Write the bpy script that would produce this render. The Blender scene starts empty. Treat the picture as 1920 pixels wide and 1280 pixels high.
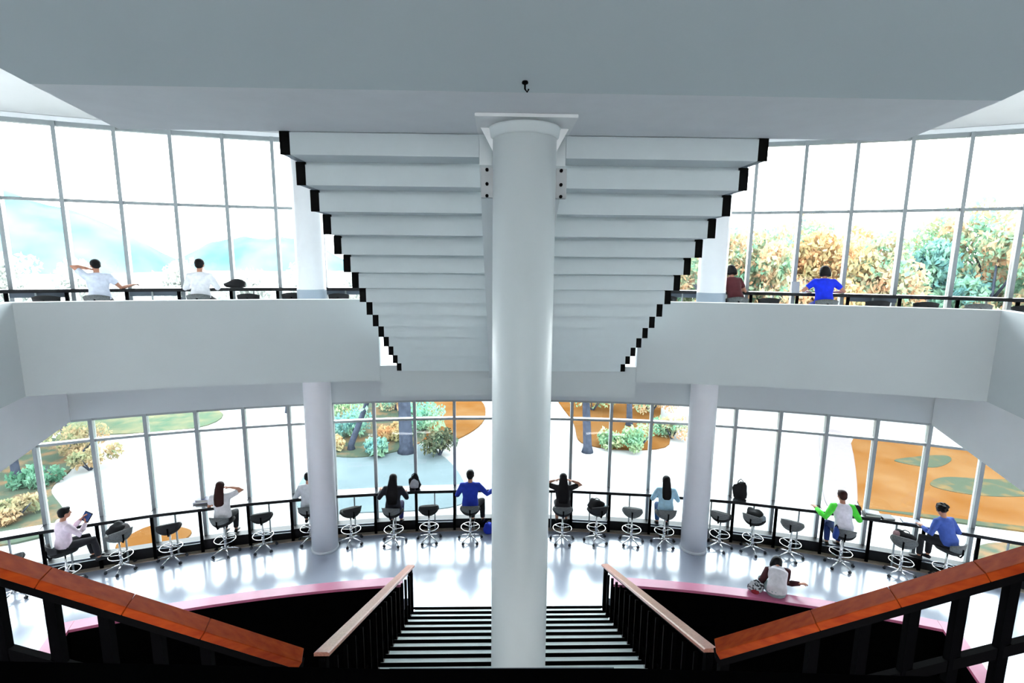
import bpy, bmesh, math, random
from mathutils import Vector, Matrix, Euler
PI = math.pi
S = bpy.context.scene
C = S.collection
random.seed(7)

# ------------------------------------------------------------------ camera, sky, exposure
FPX, TILT, ROLL, YAW = 956.5, 0.1586, 0.0093, 0.0248
cam_data = bpy.data.cameras.new('camera')
cam_data.sensor_width = 36.0
cam_data.lens = FPX / 1920 * 36.0
cam_data.clip_end = 2000
cam = bpy.data.objects.new('camera', cam_data)
C.objects.link(cam)


def cam_axis(a, b, c):
    x = a * math.cos(ROLL) - b * math.sin(ROLL)
    y = a * math.sin(ROLL) + b * math.cos(ROLL)
    d = (x, c * math.cos(TILT) + y * math.sin(TILT), -c * math.sin(TILT) + y * math.cos(TILT))
    return Vector((d[0] * math.cos(YAW) + d[1] * math.sin(YAW), -d[0] * math.sin(YAW) + d[1] * math.cos(YAW), d[2]))


R_, U_, F_ = cam_axis(1, 0, 0), cam_axis(0, 1, 0), cam_axis(0, 0, 1)
cam.matrix_world = Matrix(((R_.x, U_.x, -F_.x, 0), (R_.y, U_.y, -F_.y, 0), (R_.z, U_.z, -F_.z, 6.5), (0, 0, 0, 1)))
S.camera = cam

world = bpy.data.worlds.new('overcast_sky')
S.world = world
world.use_nodes = True
nt = world.node_tree
nt.nodes.clear()
wo = nt.nodes.new('ShaderNodeOutputWorld')
wb = nt.nodes.new('ShaderNodeBackground')
tc = nt.nodes.new('ShaderNodeTexCoord')
sx = nt.nodes.new('ShaderNodeSeparateXYZ')
cr = nt.nodes.new('ShaderNodeValToRGB')
cr.color_ramp.elements[0].position = 0.0
cr.color_ramp.elements[0].color = (1.0, 1.0, 1.0, 1)
cr.color_ramp.elements[1].position = 0.6
cr.color_ramp.elements[1].color = (0.80, 0.93, 1.0, 1)
nt.links.new(tc.outputs['Generated'], sx.inputs[0])
nt.links.new(sx.outputs['Z'], cr.inputs[0])
nt.links.new(cr.outputs[0], wb.inputs[0])
wb.inputs[1].default_value = 7.0
nt.links.new(wb.outputs[0], wo.inputs[0])

sun_d = bpy.data.lights.new('sun', 'SUN')
sun_d.energy = 2.0
sun_d.angle = math.radians(12)
sun_d.color = (1.0, 0.97, 0.92)
sun = bpy.data.objects.new('sun', sun_d)
sun.rotation_euler = Euler((math.radians(38), math.radians(12), 0))
C.objects.link(sun)

S.view_settings.view_transform = 'Standard'
S.view_settings.look = 'None'
S.view_settings.gamma = 1.0
S.view_settings.use_curve_mapping = False
S.view_settings.exposure = 1.12
S.cycles.use_denoising = True
try:
    S.cycles.denoiser = 'OPENIMAGEDENOISE'
except Exception:
    pass
S.cycles.max_bounces = 10
S.cycles.diffuse_bounces = 6
S.cycles.glossy_bounces = 4
S.cycles.transparent_max_bounces = 24
S.cycles.caustics_reflective = False
S.cycles.sample_clamp_indirect = 8.0

# ------------------------------------------------------------------ materials
MATS = {}


def mat(name, col, rough=0.6, metal=0.0, coat=0.0, var=0.06, scale=6.0, bump=0.0, col2=None, stretch=None, spec=0.5, thr=None):
    if name in MATS:
        return MATS[name]
    m = bpy.data.materials.new(name)
    m.use_nodes = True
    n = m.node_tree
    b = n.nodes['Principled BSDF']
    b.inputs['Roughness'].default_value = rough
    b.inputs['Metallic'].default_value = metal
    b.inputs['Coat Weight'].default_value = coat
    b.inputs['Coat Roughness'].default_value = 0.12
    b.inputs['Specular IOR Level'].default_value = spec
    co = n.nodes.new('ShaderNodeTexCoord')
    mp = n.nodes.new('ShaderNodeMapping')
    if stretch:
        mp.inputs['Scale'].default_value = stretch
    no = n.nodes.new('ShaderNodeTexNoise')
    no.inputs['Scale'].default_value = scale
    no.inputs['Detail'].default_value = 5
    rp = n.nodes.new('ShaderNodeValToRGB')
    c1 = [max(0, c * (1 - var)) for c in col]
    c2 = list(col2) if col2 else [min(1, c * (1 + var)) for c in col]
    lo, hi = thr if thr else (0.3, 0.7)
    rp.color_ramp.elements[0].position = lo
    rp.color_ramp.elements[1].position = hi
    rp.color_ramp.elements[0].color = (*c1, 1)
    rp.color_ramp.elements[1].color = (*c2, 1)
    n.links.new(co.outputs['Object'], mp.inputs[0])
    n.links.new(mp.outputs[0], no.inputs['Vector'])
    n.links.new(no.outputs['Fac'], rp.inputs[0])
    n.links.new(rp.outputs[0], b.inputs['Base Color'])
    if bump:
        bp = n.nodes.new('ShaderNodeBump')
        bp.inputs['Strength'].default_value = bump
        bp.inputs['Distance'].default_value = 0.01
        n.links.new(no.outputs['Fac'], bp.inputs['Height'])
        n.links.new(bp.outputs[0], b.inputs['Normal'])
    MATS[name] = m
    return m


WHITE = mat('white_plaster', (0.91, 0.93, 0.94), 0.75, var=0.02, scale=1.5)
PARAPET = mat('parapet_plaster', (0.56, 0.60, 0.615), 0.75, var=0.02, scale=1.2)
CEIL = mat('ceiling_plaster', (0.80, 0.80, 0.79), 0.8, var=0.02, scale=1.0)
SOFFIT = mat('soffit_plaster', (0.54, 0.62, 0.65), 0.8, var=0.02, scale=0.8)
COLM = mat('column_paint', (0.66, 0.715, 0.73), 0.42, var=0.015, scale=1.0)
COLBAND = mat('column_grey_paint', (0.34, 0.40, 0.47), 0.4, var=0.03)
FLOOR = mat('polished_terrazzo', (0.46, 0.50, 0.60), 0.17, coat=0.8, var=0.04, scale=0.7, spec=0.8)
MATS['polished_terrazzo'].node_tree.nodes['Principled BSDF'].inputs['Coat Roughness'].default_value = 0.17
FLOOR2 = mat('upper_floor_vinyl', (0.78, 0.78, 0.80), 0.25, var=0.03)
FRAME = mat('grey_window_aluminium', (0.33, 0.36, 0.37), 0.4, metal=0.2, var=0.05)
BLACK = mat('black_laminate', (0.006, 0.006, 0.008), 0.45, var=0.2, spec=0.3)
BLACKM = mat('black_metal', (0.0012, 0.0011, 0.0016), 0.6, var=0.2, spec=0.03)
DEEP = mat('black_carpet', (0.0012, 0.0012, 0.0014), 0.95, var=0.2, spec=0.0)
COUNTERTOP = mat('counter_laminate', (0.05, 0.055, 0.065), 0.22, var=0.1, coat=0.3)
BEIGE = mat('beige_wood_strip', (0.46, 0.38, 0.29), 0.45, var=0.1, scale=8)
WOOD = mat('red_brown_handrail_wood', (0.28, 0.026, 0.002), 0.5, var=0.12, scale=3, stretch=(1.5, 9, 9), col2=(0.36, 0.050, 0.004), spec=0.08)
WOOD2 = mat('sheen_tinted_handrail_wood', (0.50, 0.20, 0.14), 0.35, coat=0.15, var=0.12, scale=7, stretch=(9, 1, 9), col2=(0.60, 0.27, 0.20))  # lighter, pinker copy of the handrail wood; window reflection set into the colour
LEDGE = mat('red_ledge_pink_sheen', (0.50, 0.13, 0.24), 0.35, coat=0.1, var=0.08, scale=3, spec=0.35)  # pink of the window reflection is mixed into the red base colour
TREAD = mat('pale_stair_tread', (0.74, 0.84, 0.83), 0.3, var=0.04)
CHROME = mat('chrome', (0.75, 0.76, 0.78), 0.18, metal=1.0, var=0.02)
SEATB = mat('black_seat_fabric', (0.012, 0.012, 0.014), 0.8, var=0.3, scale=40)
SEATG = mat('grey_seat_mesh', (0.14, 0.15, 0.15), 0.7, var=0.3, scale=40)
RUBBER = mat('dark_caster', (0.02, 0.025, 0.035), 0.5)
SLATE = mat('slate_panel', (0.09, 0.115, 0.15), 0.5)
SKIN = mat('skin', (0.55, 0.25, 0.16), 0.55, var=0.05)
HAIR = mat('black_hair', (0.004, 0.003, 0.004), 0.6, var=0.4, scale=30, stretch=(6, 6, 1), bump=0.3, spec=0.2)
HAIRR = mat('dark_red_brown_hair', (0.03, 0.006, 0.005), 0.6, var=0.4, scale=30, stretch=(6, 6, 1), bump=0.3, spec=0.2)
EYEM = mat('eye_dark', (0.02, 0.015, 0.01), 0.2)
LIPM = mat('lips', (0.45, 0.14, 0.12), 0.5)


def cloth(name, col):
    return mat(name, col, 0.85, var=0.12, scale=14, bump=0.4)


def glass_mat():
    m = bpy.data.materials.new('clear_window_glass')
    m.use_nodes = True
    n = m.node_tree
    n.nodes.clear()
    o = n.nodes.new('ShaderNodeOutputMaterial')
    mx = n.nodes.new('ShaderNodeMixShader')
    t = n.nodes.new('ShaderNodeBsdfTransparent')
    t.inputs[0].default_value = (0.97, 0.985, 0.98, 1)
    g = n.nodes.new('ShaderNodeBsdfGlossy')
    g.inputs['Roughness'].default_value = 0.02
    fr = n.nodes.new('ShaderNodeFresnel')
    fr.inputs[0].default_value = 1.3
    n.links.new(fr.outputs[0], mx.inputs[0])
    n.links.new(t.outputs[0], mx.inputs[1])
    n.links.new(g.outputs[0], mx.inputs[2])
    n.links.new(mx.outputs[0], o.inputs[0])
    return m


GLASS = glass_mat()

# ------------------------------------------------------------------ mesh helpers


def link(name, me, m, parent=None):
    o = bpy.data.objects.new(name, me)
    C.objects.link(o)
    if m is not None and len(me.materials) == 0:
        for mm in (m if isinstance(m, (list, tuple)) else [m]):
            me.materials.append(mm)
    if parent is not None:
        o.parent = parent
    return o


def obj(name, bm, m, parent=None, smooth=False):
    bmesh.ops.recalc_face_normals(bm, faces=bm.faces)
    me = bpy.data.meshes.new(name)
    bm.to_mesh(me)
    bm.free()
    if smooth:
        for p in me.polygons:
            p.use_smooth = True
    return link(name, me, m, parent)


def tag(o, label=None, cat=None, group=None, kind=None):
    if label: o['label'] = label
    if cat: o['category'] = cat
    if group: o['group'] = group
    if kind: o['kind'] = kind
    return o


def thing(name, label, cat, loc=(0, 0, 0), rz=0.0, group=None, kind=None):
    o = bpy.data.objects.new(name, None)
    o.empty_display_size = 0.1
    C.objects.link(o)
    o.location = loc
    o.rotation_euler = (0, 0, rz)
    return tag(o, label, cat, group, kind)


def struct(name, bm, m, label=None, parent=None, smooth=False):
    o = obj(name, bm, m, parent, smooth)
    o['kind'] = 'structure'
    if label: o['label'] = label
    return o


def copy_tree(o, parent=None):
    c = o.copy()
    C.objects.link(c)
    c.parent = parent
    for ch in list(o.children):
        copy_tree(ch, c)
    return c


def bx(bm, x0, x1, y0, y1, z0, z1, M=None, mi=0):
    vs = [Vector((x, y, z)) for z in (z0, z1) for x, y in ((x0, y0), (x1, y0), (x1, y1), (x0, y1))]
    if M is not None: vs = [M @ v for v in vs]
    v = [bm.verts.new(p) for p in vs]
    for q in ((0, 3, 2, 1), (4, 5, 6, 7), (0, 1, 5, 4), (1, 2, 6, 5), (2, 3, 7, 6), (3, 0, 4, 7)):
        f = bm.faces.new([v[i] for i in q]); f.material_index = mi
    return bm


def bar(bm, a, b, w, h, up=Vector((0, 0, 1)), mi=0):
    a, b = Vector(a), Vector(b)
    d = (b - a).normalized()
    s = d.cross(up)
    if s.length < 1e-4: s = d.cross(Vector((0, 1, 0)))
    s.normalize()
    u = s.cross(d)
    v = []
    for p in (a, b):
        for i, j in ((-1, -1), (1, -1), (1, 1), (-1, 1)):
            v.append(bm.verts.new(p + s * w / 2 * i + u * h / 2 * j))
    for q in ((3, 2, 1, 0), (4, 5, 6, 7), (0, 1, 5, 4), (1, 2, 6, 5), (2, 3, 7, 6), (3, 0, 4, 7)):
        f = bm.faces.new([v[i] for i in q]); f.material_index = mi
    return bm


def loft(bm, pts, rad, n=12, side=Vector((1, 0, 0)), cap=True, mi=0):
    """Tube through pts; rad is a number or (r_side, r_other) per point."""
    pts = [Vector(p) for p in pts]
    rings = []
    for i, p in enumerate(pts):
        a = pts[max(i - 1, 0)]
        b = pts[min(i + 1, len(pts) - 1)]
        t = (b - a).normalized()
        s = side - t * side.dot(t)
        if s.length < 0.05:
            s = Vector((0, 1, 0)) - t * t.y
        s.normalize()
        u = t.cross(s)
        r = rad[i] if isinstance(rad, (list, tuple)) else rad
        r = r if isinstance(r, (list, tuple)) else (r, r)
        rings.append([bm.verts.new(p + s * r[0] * math.cos(2 * PI * k / n) + u * r[1] * math.sin(2 * PI * k / n)) for k in range(n)])
    for a, b in zip(rings, rings[1:]):
        for k in range(n):
            f = bm.faces.new((a[k], a[(k + 1) % n], b[(k + 1) % n], b[k])); f.material_index = mi
    if cap:
        bm.faces.new(rings[0][::-1]).material_index = mi
        bm.faces.new(rings[-1]).material_index = mi
    return bm


def lathe(bm, prof, n=24, c=(0, 0), mi=0):
    rings = [[bm.verts.new((c[0] + r * math.cos(2 * PI * k / n), c[1] + r * math.sin(2 * PI * k / n), z)) for k in range(n)] for r, z in prof]
    for a, b in zip(rings, rings[1:]):
        for k in range(n):
            bm.faces.new((a[k], a[(k + 1) % n], b[(k + 1) % n], b[k])).material_index = mi
    bm.faces.new(rings[0][::-1]).material_index = mi
    bm.faces.new(rings[-1]).material_index = mi
    return bm


def ball(bm, c, r, seg=12, M=None, mi=0):
    r = r if isinstance(r, (list, tuple)) else (r, r, r)
    mm = Matrix.Translation(Vector(c)) @ (M or Matrix()) @ Matrix.Diagonal((r[0], r[1], r[2], 1))
    g = bmesh.ops.create_uvsphere(bm, u_segments=seg, v_segments=max(6, seg * 2 // 3), radius=1, matrix=mm)
    for v in g['verts']:
        for f in v.link_faces: f.material_index = mi
    return bm


def ringpipe(bm, R0, r, z, n=28, m=6, c=(0, 0)):
    vs = [[bm.verts.new((c[0] + (R0 + r * math.cos(2 * PI * j / m)) * math.cos(2 * PI * i / n), c[1] + (R0 + r * math.cos(2 * PI * j / m)) * math.sin(2 * PI * i / n), z + r * math.sin(2 * PI * j / m))) for j in range(m)] for i in range(n)]
    for i in range(n):
        for j in range(m):
            bm.faces.new((vs[i][j], vs[(i + 1) % n][j], vs[(i + 1) % n][(j + 1) % m], vs[i][(j + 1) % m]))
    return bm


# ------------------------------------------------------------------ plan geometry: the building is round about (0, CY)
CY, RG = -12.137, 24.087
ARC, PH = 0.9472, 10.142
DEG = PI / 180


def pol(r, a):
    return (r * math.sin(a), CY + r * math.cos(a))


def amull(i):
    return (i - PH) * ARC / RG


def arc_slab(bm, r0, r1, a0, a1, z0, z1, n=40, mi=0):
    """Solid ring sector; r0, r1, z0, z1 numbers."""
    cols = []
    for k in range(n + 1):
        a = a0 + (a1 - a0) * k / n
        p, q = pol(r0, a), pol(r1, a)
        cols.append([bm.verts.new((*p, z0)), bm.verts.new((*q, z0)), bm.verts.new((*q, z1)), bm.verts.new((*p, z1))])
    for A, B in zip(cols, cols[1:]):
        for i in range(4):
            bm.faces.new((A[i], A[(i + 1) % 4], B[(i + 1) % 4], B[i])).material_index = mi
    bm.faces.new(cols[0]); bm.faces.new(cols[-1][::-1])
    return bm


ZU = 4.81          # upper floor
ZH1, ZT1 = 3.17, 2.71      # lower windows: head, transom
ZH2, ZT2 = 8.98, 7.56      # upper windows
VA0, VA1 = -19.55 * DEG, 20.8 * DEG       # voids in the lower floor
AL, AR = -34 * DEG, 34 * DEG

# ------------------------------------------------------------------ structure
bm = bmesh.new()
arc_slab(bm, 21.24, RG - 0.02, AL, AR, -0.3, 0.0, 60)
arc_slab(bm, 8.0, 21.24, AL, VA0 - 0.0105, -0.3, 0.0, 20)
arc_slab(bm, 8.0, 21.24, VA1 + 0.0105, AR, -0.3, 0.0, 20)
# strip of floor between the two ledges, up to the stair head
vs = [pol(21.24, a * DEG) for a in [-4.62 + k * (4.62 + 5.68) / 10 for k in range(11)]]
top = [bm.verts.new((x, y, 0.0)) for x, y in vs] + [bm.verts.new((2.09, 8.6, 0.0)), bm.verts.new((-1.71, 8.6, 0.0))]
bot = [bm.verts.new((v.co.x, v.co.y, -0.3)) for v in top]
bm.faces.new(top); bm.faces.new(bot[::-1])
for k in range(len(top)):
    j = (k + 1) % len(top)
    bm.faces.new((top[k], bot[k], bot[j], top[j]))
struct('floor', bm, FLOOR, 'glossy pale floor of the lower reading level')

bm = bmesh.new()
arc_slab(bm, 20.3, RG - 0.02, AL, AR, 4.62, ZU, 60)
struct('floor_upper', bm, [FLOOR2], 'white floor slab of the upper gallery')

bm = bmesh.new()
arc_slab(bm, RG - 0.12, RG + 0.2, AL, AR, ZH1 + 0.03, 4.60, 60)
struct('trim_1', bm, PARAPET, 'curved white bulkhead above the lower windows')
bm = bmesh.new()
arc_slab(bm, 20.9, RG - 0.14, AL, AR, 4.45, 4.60, 60)
struct('ceiling_lower', bm, CEIL, 'white ceiling over the lower reading level')

# parapets: front faces follow the ring, their outer ends turn back radially
def parapet(name, a0, a1, side, label):
    bm = bmesh.new()
    arc_slab(bm, 20.24, 20.40, a0, a1, 4.57, 5.87, 40)
    b = a0 if side < 0 else a1
    # radial return running back towards the stairs
    cols = []
    s0, s1 = (b - 0.008 * 1, b) if side < 0 else (b, b + 0.008)
    for r in (8.0, 20.40):
        p, q = pol(r, s0), pol(r, s1)
        cols.append([bm.verts.new((*p, 4.57)), bm.verts.new((*q, 4.57)), bm.verts.new((*q, 5.87)), bm.verts.new((*p, 5.87))])
    A, B = cols
    for i in range(4):
        bm.faces.new((A[i], A[(i + 1) % 4], B[(i + 1) % 4], B[i]))
    bm.faces.new(A); bm.faces.new(B[::-1])
    struct(name, bm, PARAPET, label)


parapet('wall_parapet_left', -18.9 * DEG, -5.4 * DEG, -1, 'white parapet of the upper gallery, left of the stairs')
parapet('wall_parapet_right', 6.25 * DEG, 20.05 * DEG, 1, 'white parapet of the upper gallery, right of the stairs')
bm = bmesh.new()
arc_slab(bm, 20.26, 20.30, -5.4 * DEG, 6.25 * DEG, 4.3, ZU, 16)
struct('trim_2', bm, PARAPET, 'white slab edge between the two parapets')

for nm, a0, a1 in (('wall_left', -21.75 * DEG, -21.3 * DEG), ('wall_right', 22.55 * DEG, 23.0 * DEG)):
    bm = bmesh.new()
    if nm == 'wall_left':
        arc_slab(bm, 12.0, RG - 0.14, -21.75 * DEG, -21.3 * DEG, 3.18, 4.44, 1)
    else:
        arc_slab(bm, 12.0, RG - 0.14, 22.15 * DEG, 22.6 * DEG, 3.18, 4.44, 1)
    struct(nm, bm, WHITE, 'white radial downstand wall under the upper gallery, %s end' % nm.split('_')[1])

bm = bmesh.new()
arc_slab(bm, 14.0, RG + 0.3, AL, AR, 9.10, 9.4, 60)
struct('ceiling', bm, CEIL, 'high white ceiling over the upper gallery')
bm = bmesh.new()
arc_slab(bm, 7.9, 8.0, AL, AR, -3.2, -0.5, 12)
arc_slab(bm, 7.9, 8.0, AL, AR, 4.4, 5.2, 12)
arc_slab(bm, 7.9, 8.0, AL, -7 * DEG, -0.5, 4.4, 6)  # gaps left in this unseen wall add fill light from behind
arc_slab(bm, 7.9, 8.0, 7 * DEG, AR, -0.5, 4.4, 6)
arc_slab(bm, 7.9, 8.0, AL, -3.5 * DEG, 5.2, 9.4, 6)
arc_slab(bm, 7.9, 8.0, 3.5 * DEG, AR, 5.2, 9.4, 6)
struct('wall_back', bm, WHITE, 'white wall behind the viewer with openings added for fill light')
bm = bmesh.new()
bx(bm, -16, 16, -9, 2.2, 9.41, 9.6)
struct('ceiling_back', bm, CEIL, 'white roof over the stairwell')
bm = bmesh.new()
arc_slab(bm, RG - 0.1, RG + 0.2, AL, AR, ZH2 + 0.03, 9.09, 60)
struct('trim_3', bm, WHITE, 'white strip above the upper windows')

# end walls and rear enclosure of the hall
for nm, s in (('wall_end_left', -1), ('wall_end_right', 1)):
    bm = bmesh.new()
    a = 34 * DEG * s
    arc_slab(bm, 8.0, RG, min(a, a + s * 0.01), max(a, a + s * 0.01), -3.2, 9.4, 1)
    struct(nm, bm, WHITE, 'white end wall of the hall')

# stair landing overhead
bm = bmesh.new()
prof = [(-2.0, 9.1, 9.38), (3.02, 7.42, 7.9), (4.0, 7.42, 7.9)]
xs = [(-4.4, 4.7), (-2.56, 2.85), (-2.80, 3.06)]
cols = []
for (y, zb, zt), (xa, xb) in zip(prof, xs):
    cols.append([bm.verts.new((xa, y, zb)), bm.verts.new((xb, y, zb)), bm.verts.new((xb, y, zt)), bm.verts.new((xa, y, zt))])
for n_, (A, B) in enumerate(zip(cols, cols[1:])):
    for i in range(4):
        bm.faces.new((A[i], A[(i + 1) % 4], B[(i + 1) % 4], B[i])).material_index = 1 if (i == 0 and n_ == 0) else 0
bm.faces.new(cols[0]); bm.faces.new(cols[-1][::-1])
LIT_BAND = mat('window_lit_soffit_tone', (0.80, 0.83, 0.86), 0.75, var=0.02)  # paler soffit tone: window light on the level strip is put into the colour
struct('ceiling_landing', bm, [LIT_BAND, SOFFIT], 'underside of the stair landing overhead')

# void: black lining below the lower floor
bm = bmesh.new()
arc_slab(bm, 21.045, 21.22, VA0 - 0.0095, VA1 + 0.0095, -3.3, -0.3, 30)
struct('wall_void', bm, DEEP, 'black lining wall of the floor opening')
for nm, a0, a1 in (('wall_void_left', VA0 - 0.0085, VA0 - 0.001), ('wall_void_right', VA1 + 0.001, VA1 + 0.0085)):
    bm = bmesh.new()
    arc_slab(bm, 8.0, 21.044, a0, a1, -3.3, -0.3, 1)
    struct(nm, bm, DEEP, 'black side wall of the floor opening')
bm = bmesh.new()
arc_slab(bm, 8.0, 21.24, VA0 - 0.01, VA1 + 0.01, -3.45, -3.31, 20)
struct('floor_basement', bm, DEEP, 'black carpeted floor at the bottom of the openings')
# ground-floor facade wall under the lower floor keeps the void dark
bm = bmesh.new()
arc_slab(bm, RG - 0.1, RG + 0.1, AL, AR, -3.3, -0.3, 60)
struct('wall_plinth', bm, WHITE, 'white wall below the lower windows')

# ledges around the openings
def ledge(name, a0, a1, side, label):
    t = thing(name, label, 'ledge', (0, 0, 0))
    bm = bmesh.new(); arc_slab(bm, 21.02, 21.26, a0, a1, 0.40, 0.45, 24); obj('cap', bm, LEDGE, t)
    bm = bmesh.new(); arc_slab(bm, 21.05, 21.23, a0, a1, -0.3, 0.399, 24); obj('upstand', bm, [DEEP], t)
    e0, e1 = (a0 - 0.0115, a0 - 0.0002) if side < 0 else (a1 + 0.0002, a1 + 0.0115)
    bm = bmesh.new(); arc_slab(bm, 8.0, 21.26, e0, e1, 0.40, 0.45, 1); obj('side_cap', bm, LEDGE, t)
    bm = bmesh.new(); arc_slab(bm, 8.0, 21.22, e0 + 0.001, e1 - 0.001, -0.3, 0.399, 1); obj('side_upstand', bm, [DEEP], t)
    return t


ledge('void_ledge', VA0, -4.95 * DEG, -1, 'glossy red ledge with a painted pink sheen around the dark opening, left of the central stairs')
ledge('void_ledge', 5.9 * DEG, VA1, 1, 'glossy red ledge with a painted pink sheen around the dark opening, right of the central stairs')

# ------------------------------------------------------------------ curtain wall bays
ORD = ['first', 'second', 'third', 'fourth', 'fifth', 'sixth', 'seventh', 'eighth', 'ninth', 'tenth', 'eleventh', 'twelfth', 'thirteenth', 'fourteenth',
       'fifteenth', 'sixteenth', 'seventeenth', 'eighteenth', 'nineteenth', 'twentieth', 'twenty-first', 'twenty-second', 'twenty-third', 'twenty-fourth', 'twenty-fifth', 'twenty-sixth', 'twenty-seventh', 'twenty-eighth']
I0, I1 = -3, 24


def frame_bar(name, i0, z, h, parent, w=0.12):
    a, b = pol(RG, amull(i0)), pol(RG, amull(i0 + 1))
    a, b = Vector((*a, z)), Vector((*b, z))
    d = (b - a).normalized()
    bm = bmesh.new(); bar(bm, a + d * 0.036, b - d * 0.036, w, h)
    return obj(name, bm, FRAME, parent)


wn = 0
for level, (zs, zt, zh, lev) in enumerate(((0.02, ZT1, ZH1, 'lower'), (ZU + 0.02, ZT2, ZH2, 'upper'))):
    for i in range(I0, I1):
        wn += 1
        x, y = pol(RG, amull(i))
        w = thing('window_%d' % wn, '%s-level glazed bay, %s from the left end' % (lev, ORD[i - I0]), None, (0, 0, 0), 0, None, 'structure')
        a = amull(i)
        M = Matrix.Translation((x, y, 0)) @ Matrix.Rotation(-a, 4, 'Z')
        bm = bmesh.new()
        bx(bm, -0.034, 0.034, -0.09, 0.07, zs - 0.02, zh + 0.06, M)
        bx(bm, -0.020, 0.020, 0.07, 0.12, zs - 0.02, zh + 0.06, M)
        obj('mullion', bm, FRAME, w)
        frame_bar('bottom_rail', i, zs + 0.03, 0.06, w)
        frame_bar('transom', i, zt, 0.055, w)
        frame_bar('head_rail', i, zh, 0.06 if level == 0 else 0.1, w)
        am = amull(i + 0.5)
        xm, ym = pol(RG, am)
        Mm = Matrix.Translation((xm * 1.0, ym, 0)) @ Matrix.Rotation(-am, 4, 'Z')
        hw = 0.5 * ARC - 0.036
        for z0, z1 in ((zs + 0.06, zt - 0.028), (zt + 0.028, zh - 0.03 - 0.02 * level)):
            bm = bmesh.new(); bx(bm, -hw, hw, 0.0, 0.012, z0, z1, Mm)
            obj('pane', bm, GLASS, w)

# black kick box, beige strip at the foot of the glass, lower and upper
bm = bmesh.new(); arc_slab(bm, RG - 0.30, RG - 0.10, AL, AR, 0.0, 0.26, 60)
struct('baseboard_lower', bm, BLACK, 'black kick box along the lower windows')
bm = bmesh.new(); arc_slab(bm, RG - 0.42, RG - 0.30, AL, AR, 0.0, 0.02, 60)
struct('trim_4', bm, BEIGE, 'beige strip on the floor along the black kick box')
bm = bmesh.new(); arc_slab(bm, RG - 0.30, RG - 0.10, AL, AR, ZU, ZU + 0.19, 60)
struct('baseboard_upper', bm, BLACK, 'black kick box along the upper windows')

# ------------------------------------------------------------------ columns
def column(name, x, y, r, z0, z1, label, band=False):
    t = thing(name, label, 'column', (x, y, z0))
    bm = bmesh.new(); lathe(bm, [(r, 0), (r, z1 - z0)], 40); obj('shaft', bm, COLM, t, True)
    bm = bmesh.new(); lathe(bm, [(r + 0.012, 0.0), (r + 0.012, 0.05), (r + 0.004, 0.06)], 40); obj('base_ring', bm, COLBAND if not band else WHITE, t, True)
    if band:
        zb = ZU - z0
        bm = bmesh.new(); lathe(bm, [(r + 0.004, zb + 0.002), (r + 0.006, zb + 0.02), (r + 0.006, zb + 1.04), (r + 0.004, zb + 1.05)], 40); obj('grey_band', bm, COLBAND, t, True)
    return t


SCOL = mat('bright_white_column_paint', (0.90, 0.90, 0.93), 0.35, var=0.01)
CENTRE_COL, COLM = COLM, SCOL
column('column', -3.93, 10.8, 0.285, 0, 9.1, 'tall white round column left of the central stairs', True)
column('column', 4.47, 10.72, 0.285, 0, 9.1, 'tall white round column right of the central stairs', True)
COLM = CENTRE_COL
cc = thing('column', 'large white round column in the middle, in front of the stairs', 'column', (0.165, 3.66, 1.95))
bm = bmesh.new(); lathe(bm, [(0.218, 0), (0.218, 5.433)], 48); obj('shaft', bm, COLM, cc, True)
bm = bmesh.new(); lathe(bm, [(0.219, 5.36), (0.232, 5.37), (0.240, 5.42), (0.245, 5.43)], 48); obj('collar', bm, COLM, cc, True)
bm = bmesh.new(); bx(bm, -0.33, 0.33, -0.24, 0.24, 5.447, 5.468); bmesh.ops.bevel(bm, geom=bm.edges[:], offset=0.008, segments=1); obj('top_plate', bm, WHITE, cc)
for k in (0, 1, 3, 4):
    a = k * PI / 4
    M = Matrix.Rotation(a, 4, 'Z')
    bm = bmesh.new()
    p = [(0.21, 5.27), (0.30 if k % 4 == 0 else 0.232 if k % 2 == 0 else 0.30, 5.434), (0.21, 5.434)]
    f = [bm.verts.new(M @ Vector((x, -0.008, z))) for x, z in p]; g = [bm.verts.new(M @ Vector((x, 0.008, z))) for x, z in p]
    bm.faces.new(f); bm.faces.new(g[::-1])
    for i in range(3):
        j = (i + 1) % 3
        bm.faces.new((f[i], f[j], g[j], g[i]))
    obj('gusset', bm, WHITE, cc)
BRK = mat('bracket_grey', (0.30, 0.32, 0.33), 0.5, metal=0.4)
for s in (-1, 1):
    bm = bmesh.new(); bx(bm, -0.04, 0.04, -0.03, 0.03, 4.98, 5.18, Matrix.Translation((s * 0.258, 0.06, 0))); b_ = obj('side_bracket', bm, BRK, cc)
    for z in (4.99, 5.07, 5.165):
        bm = bmesh.new(); loft(bm, [(s * 0.258, 0.03, z), (s * 0.258, 0.012, z)], 0.012, 8, Vector((1, 0, 0))); obj('bolt', bm, BLACKM, b_)

# hook in the soffit above the column
t = thing('ceiling_hook', 'tiny dark hook in the soffit above the middle column', 'hook', (0.13, 2.93, 7.44))
bm = bmesh.new(); loft(bm, [(0, 0, 0.0), (0, 0, -0.03), (0.012, 0, -0.045), (0.02, 0, -0.03)], 0.005, 6); obj('hook', bm, BLACKM, t)
bm = bmesh.new(); lathe(bm, [(0.015, -0.004), (0.018, 0.0), (0.015, 0.01)], 12); obj('base_plate', bm, BLACKM, t)

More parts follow.
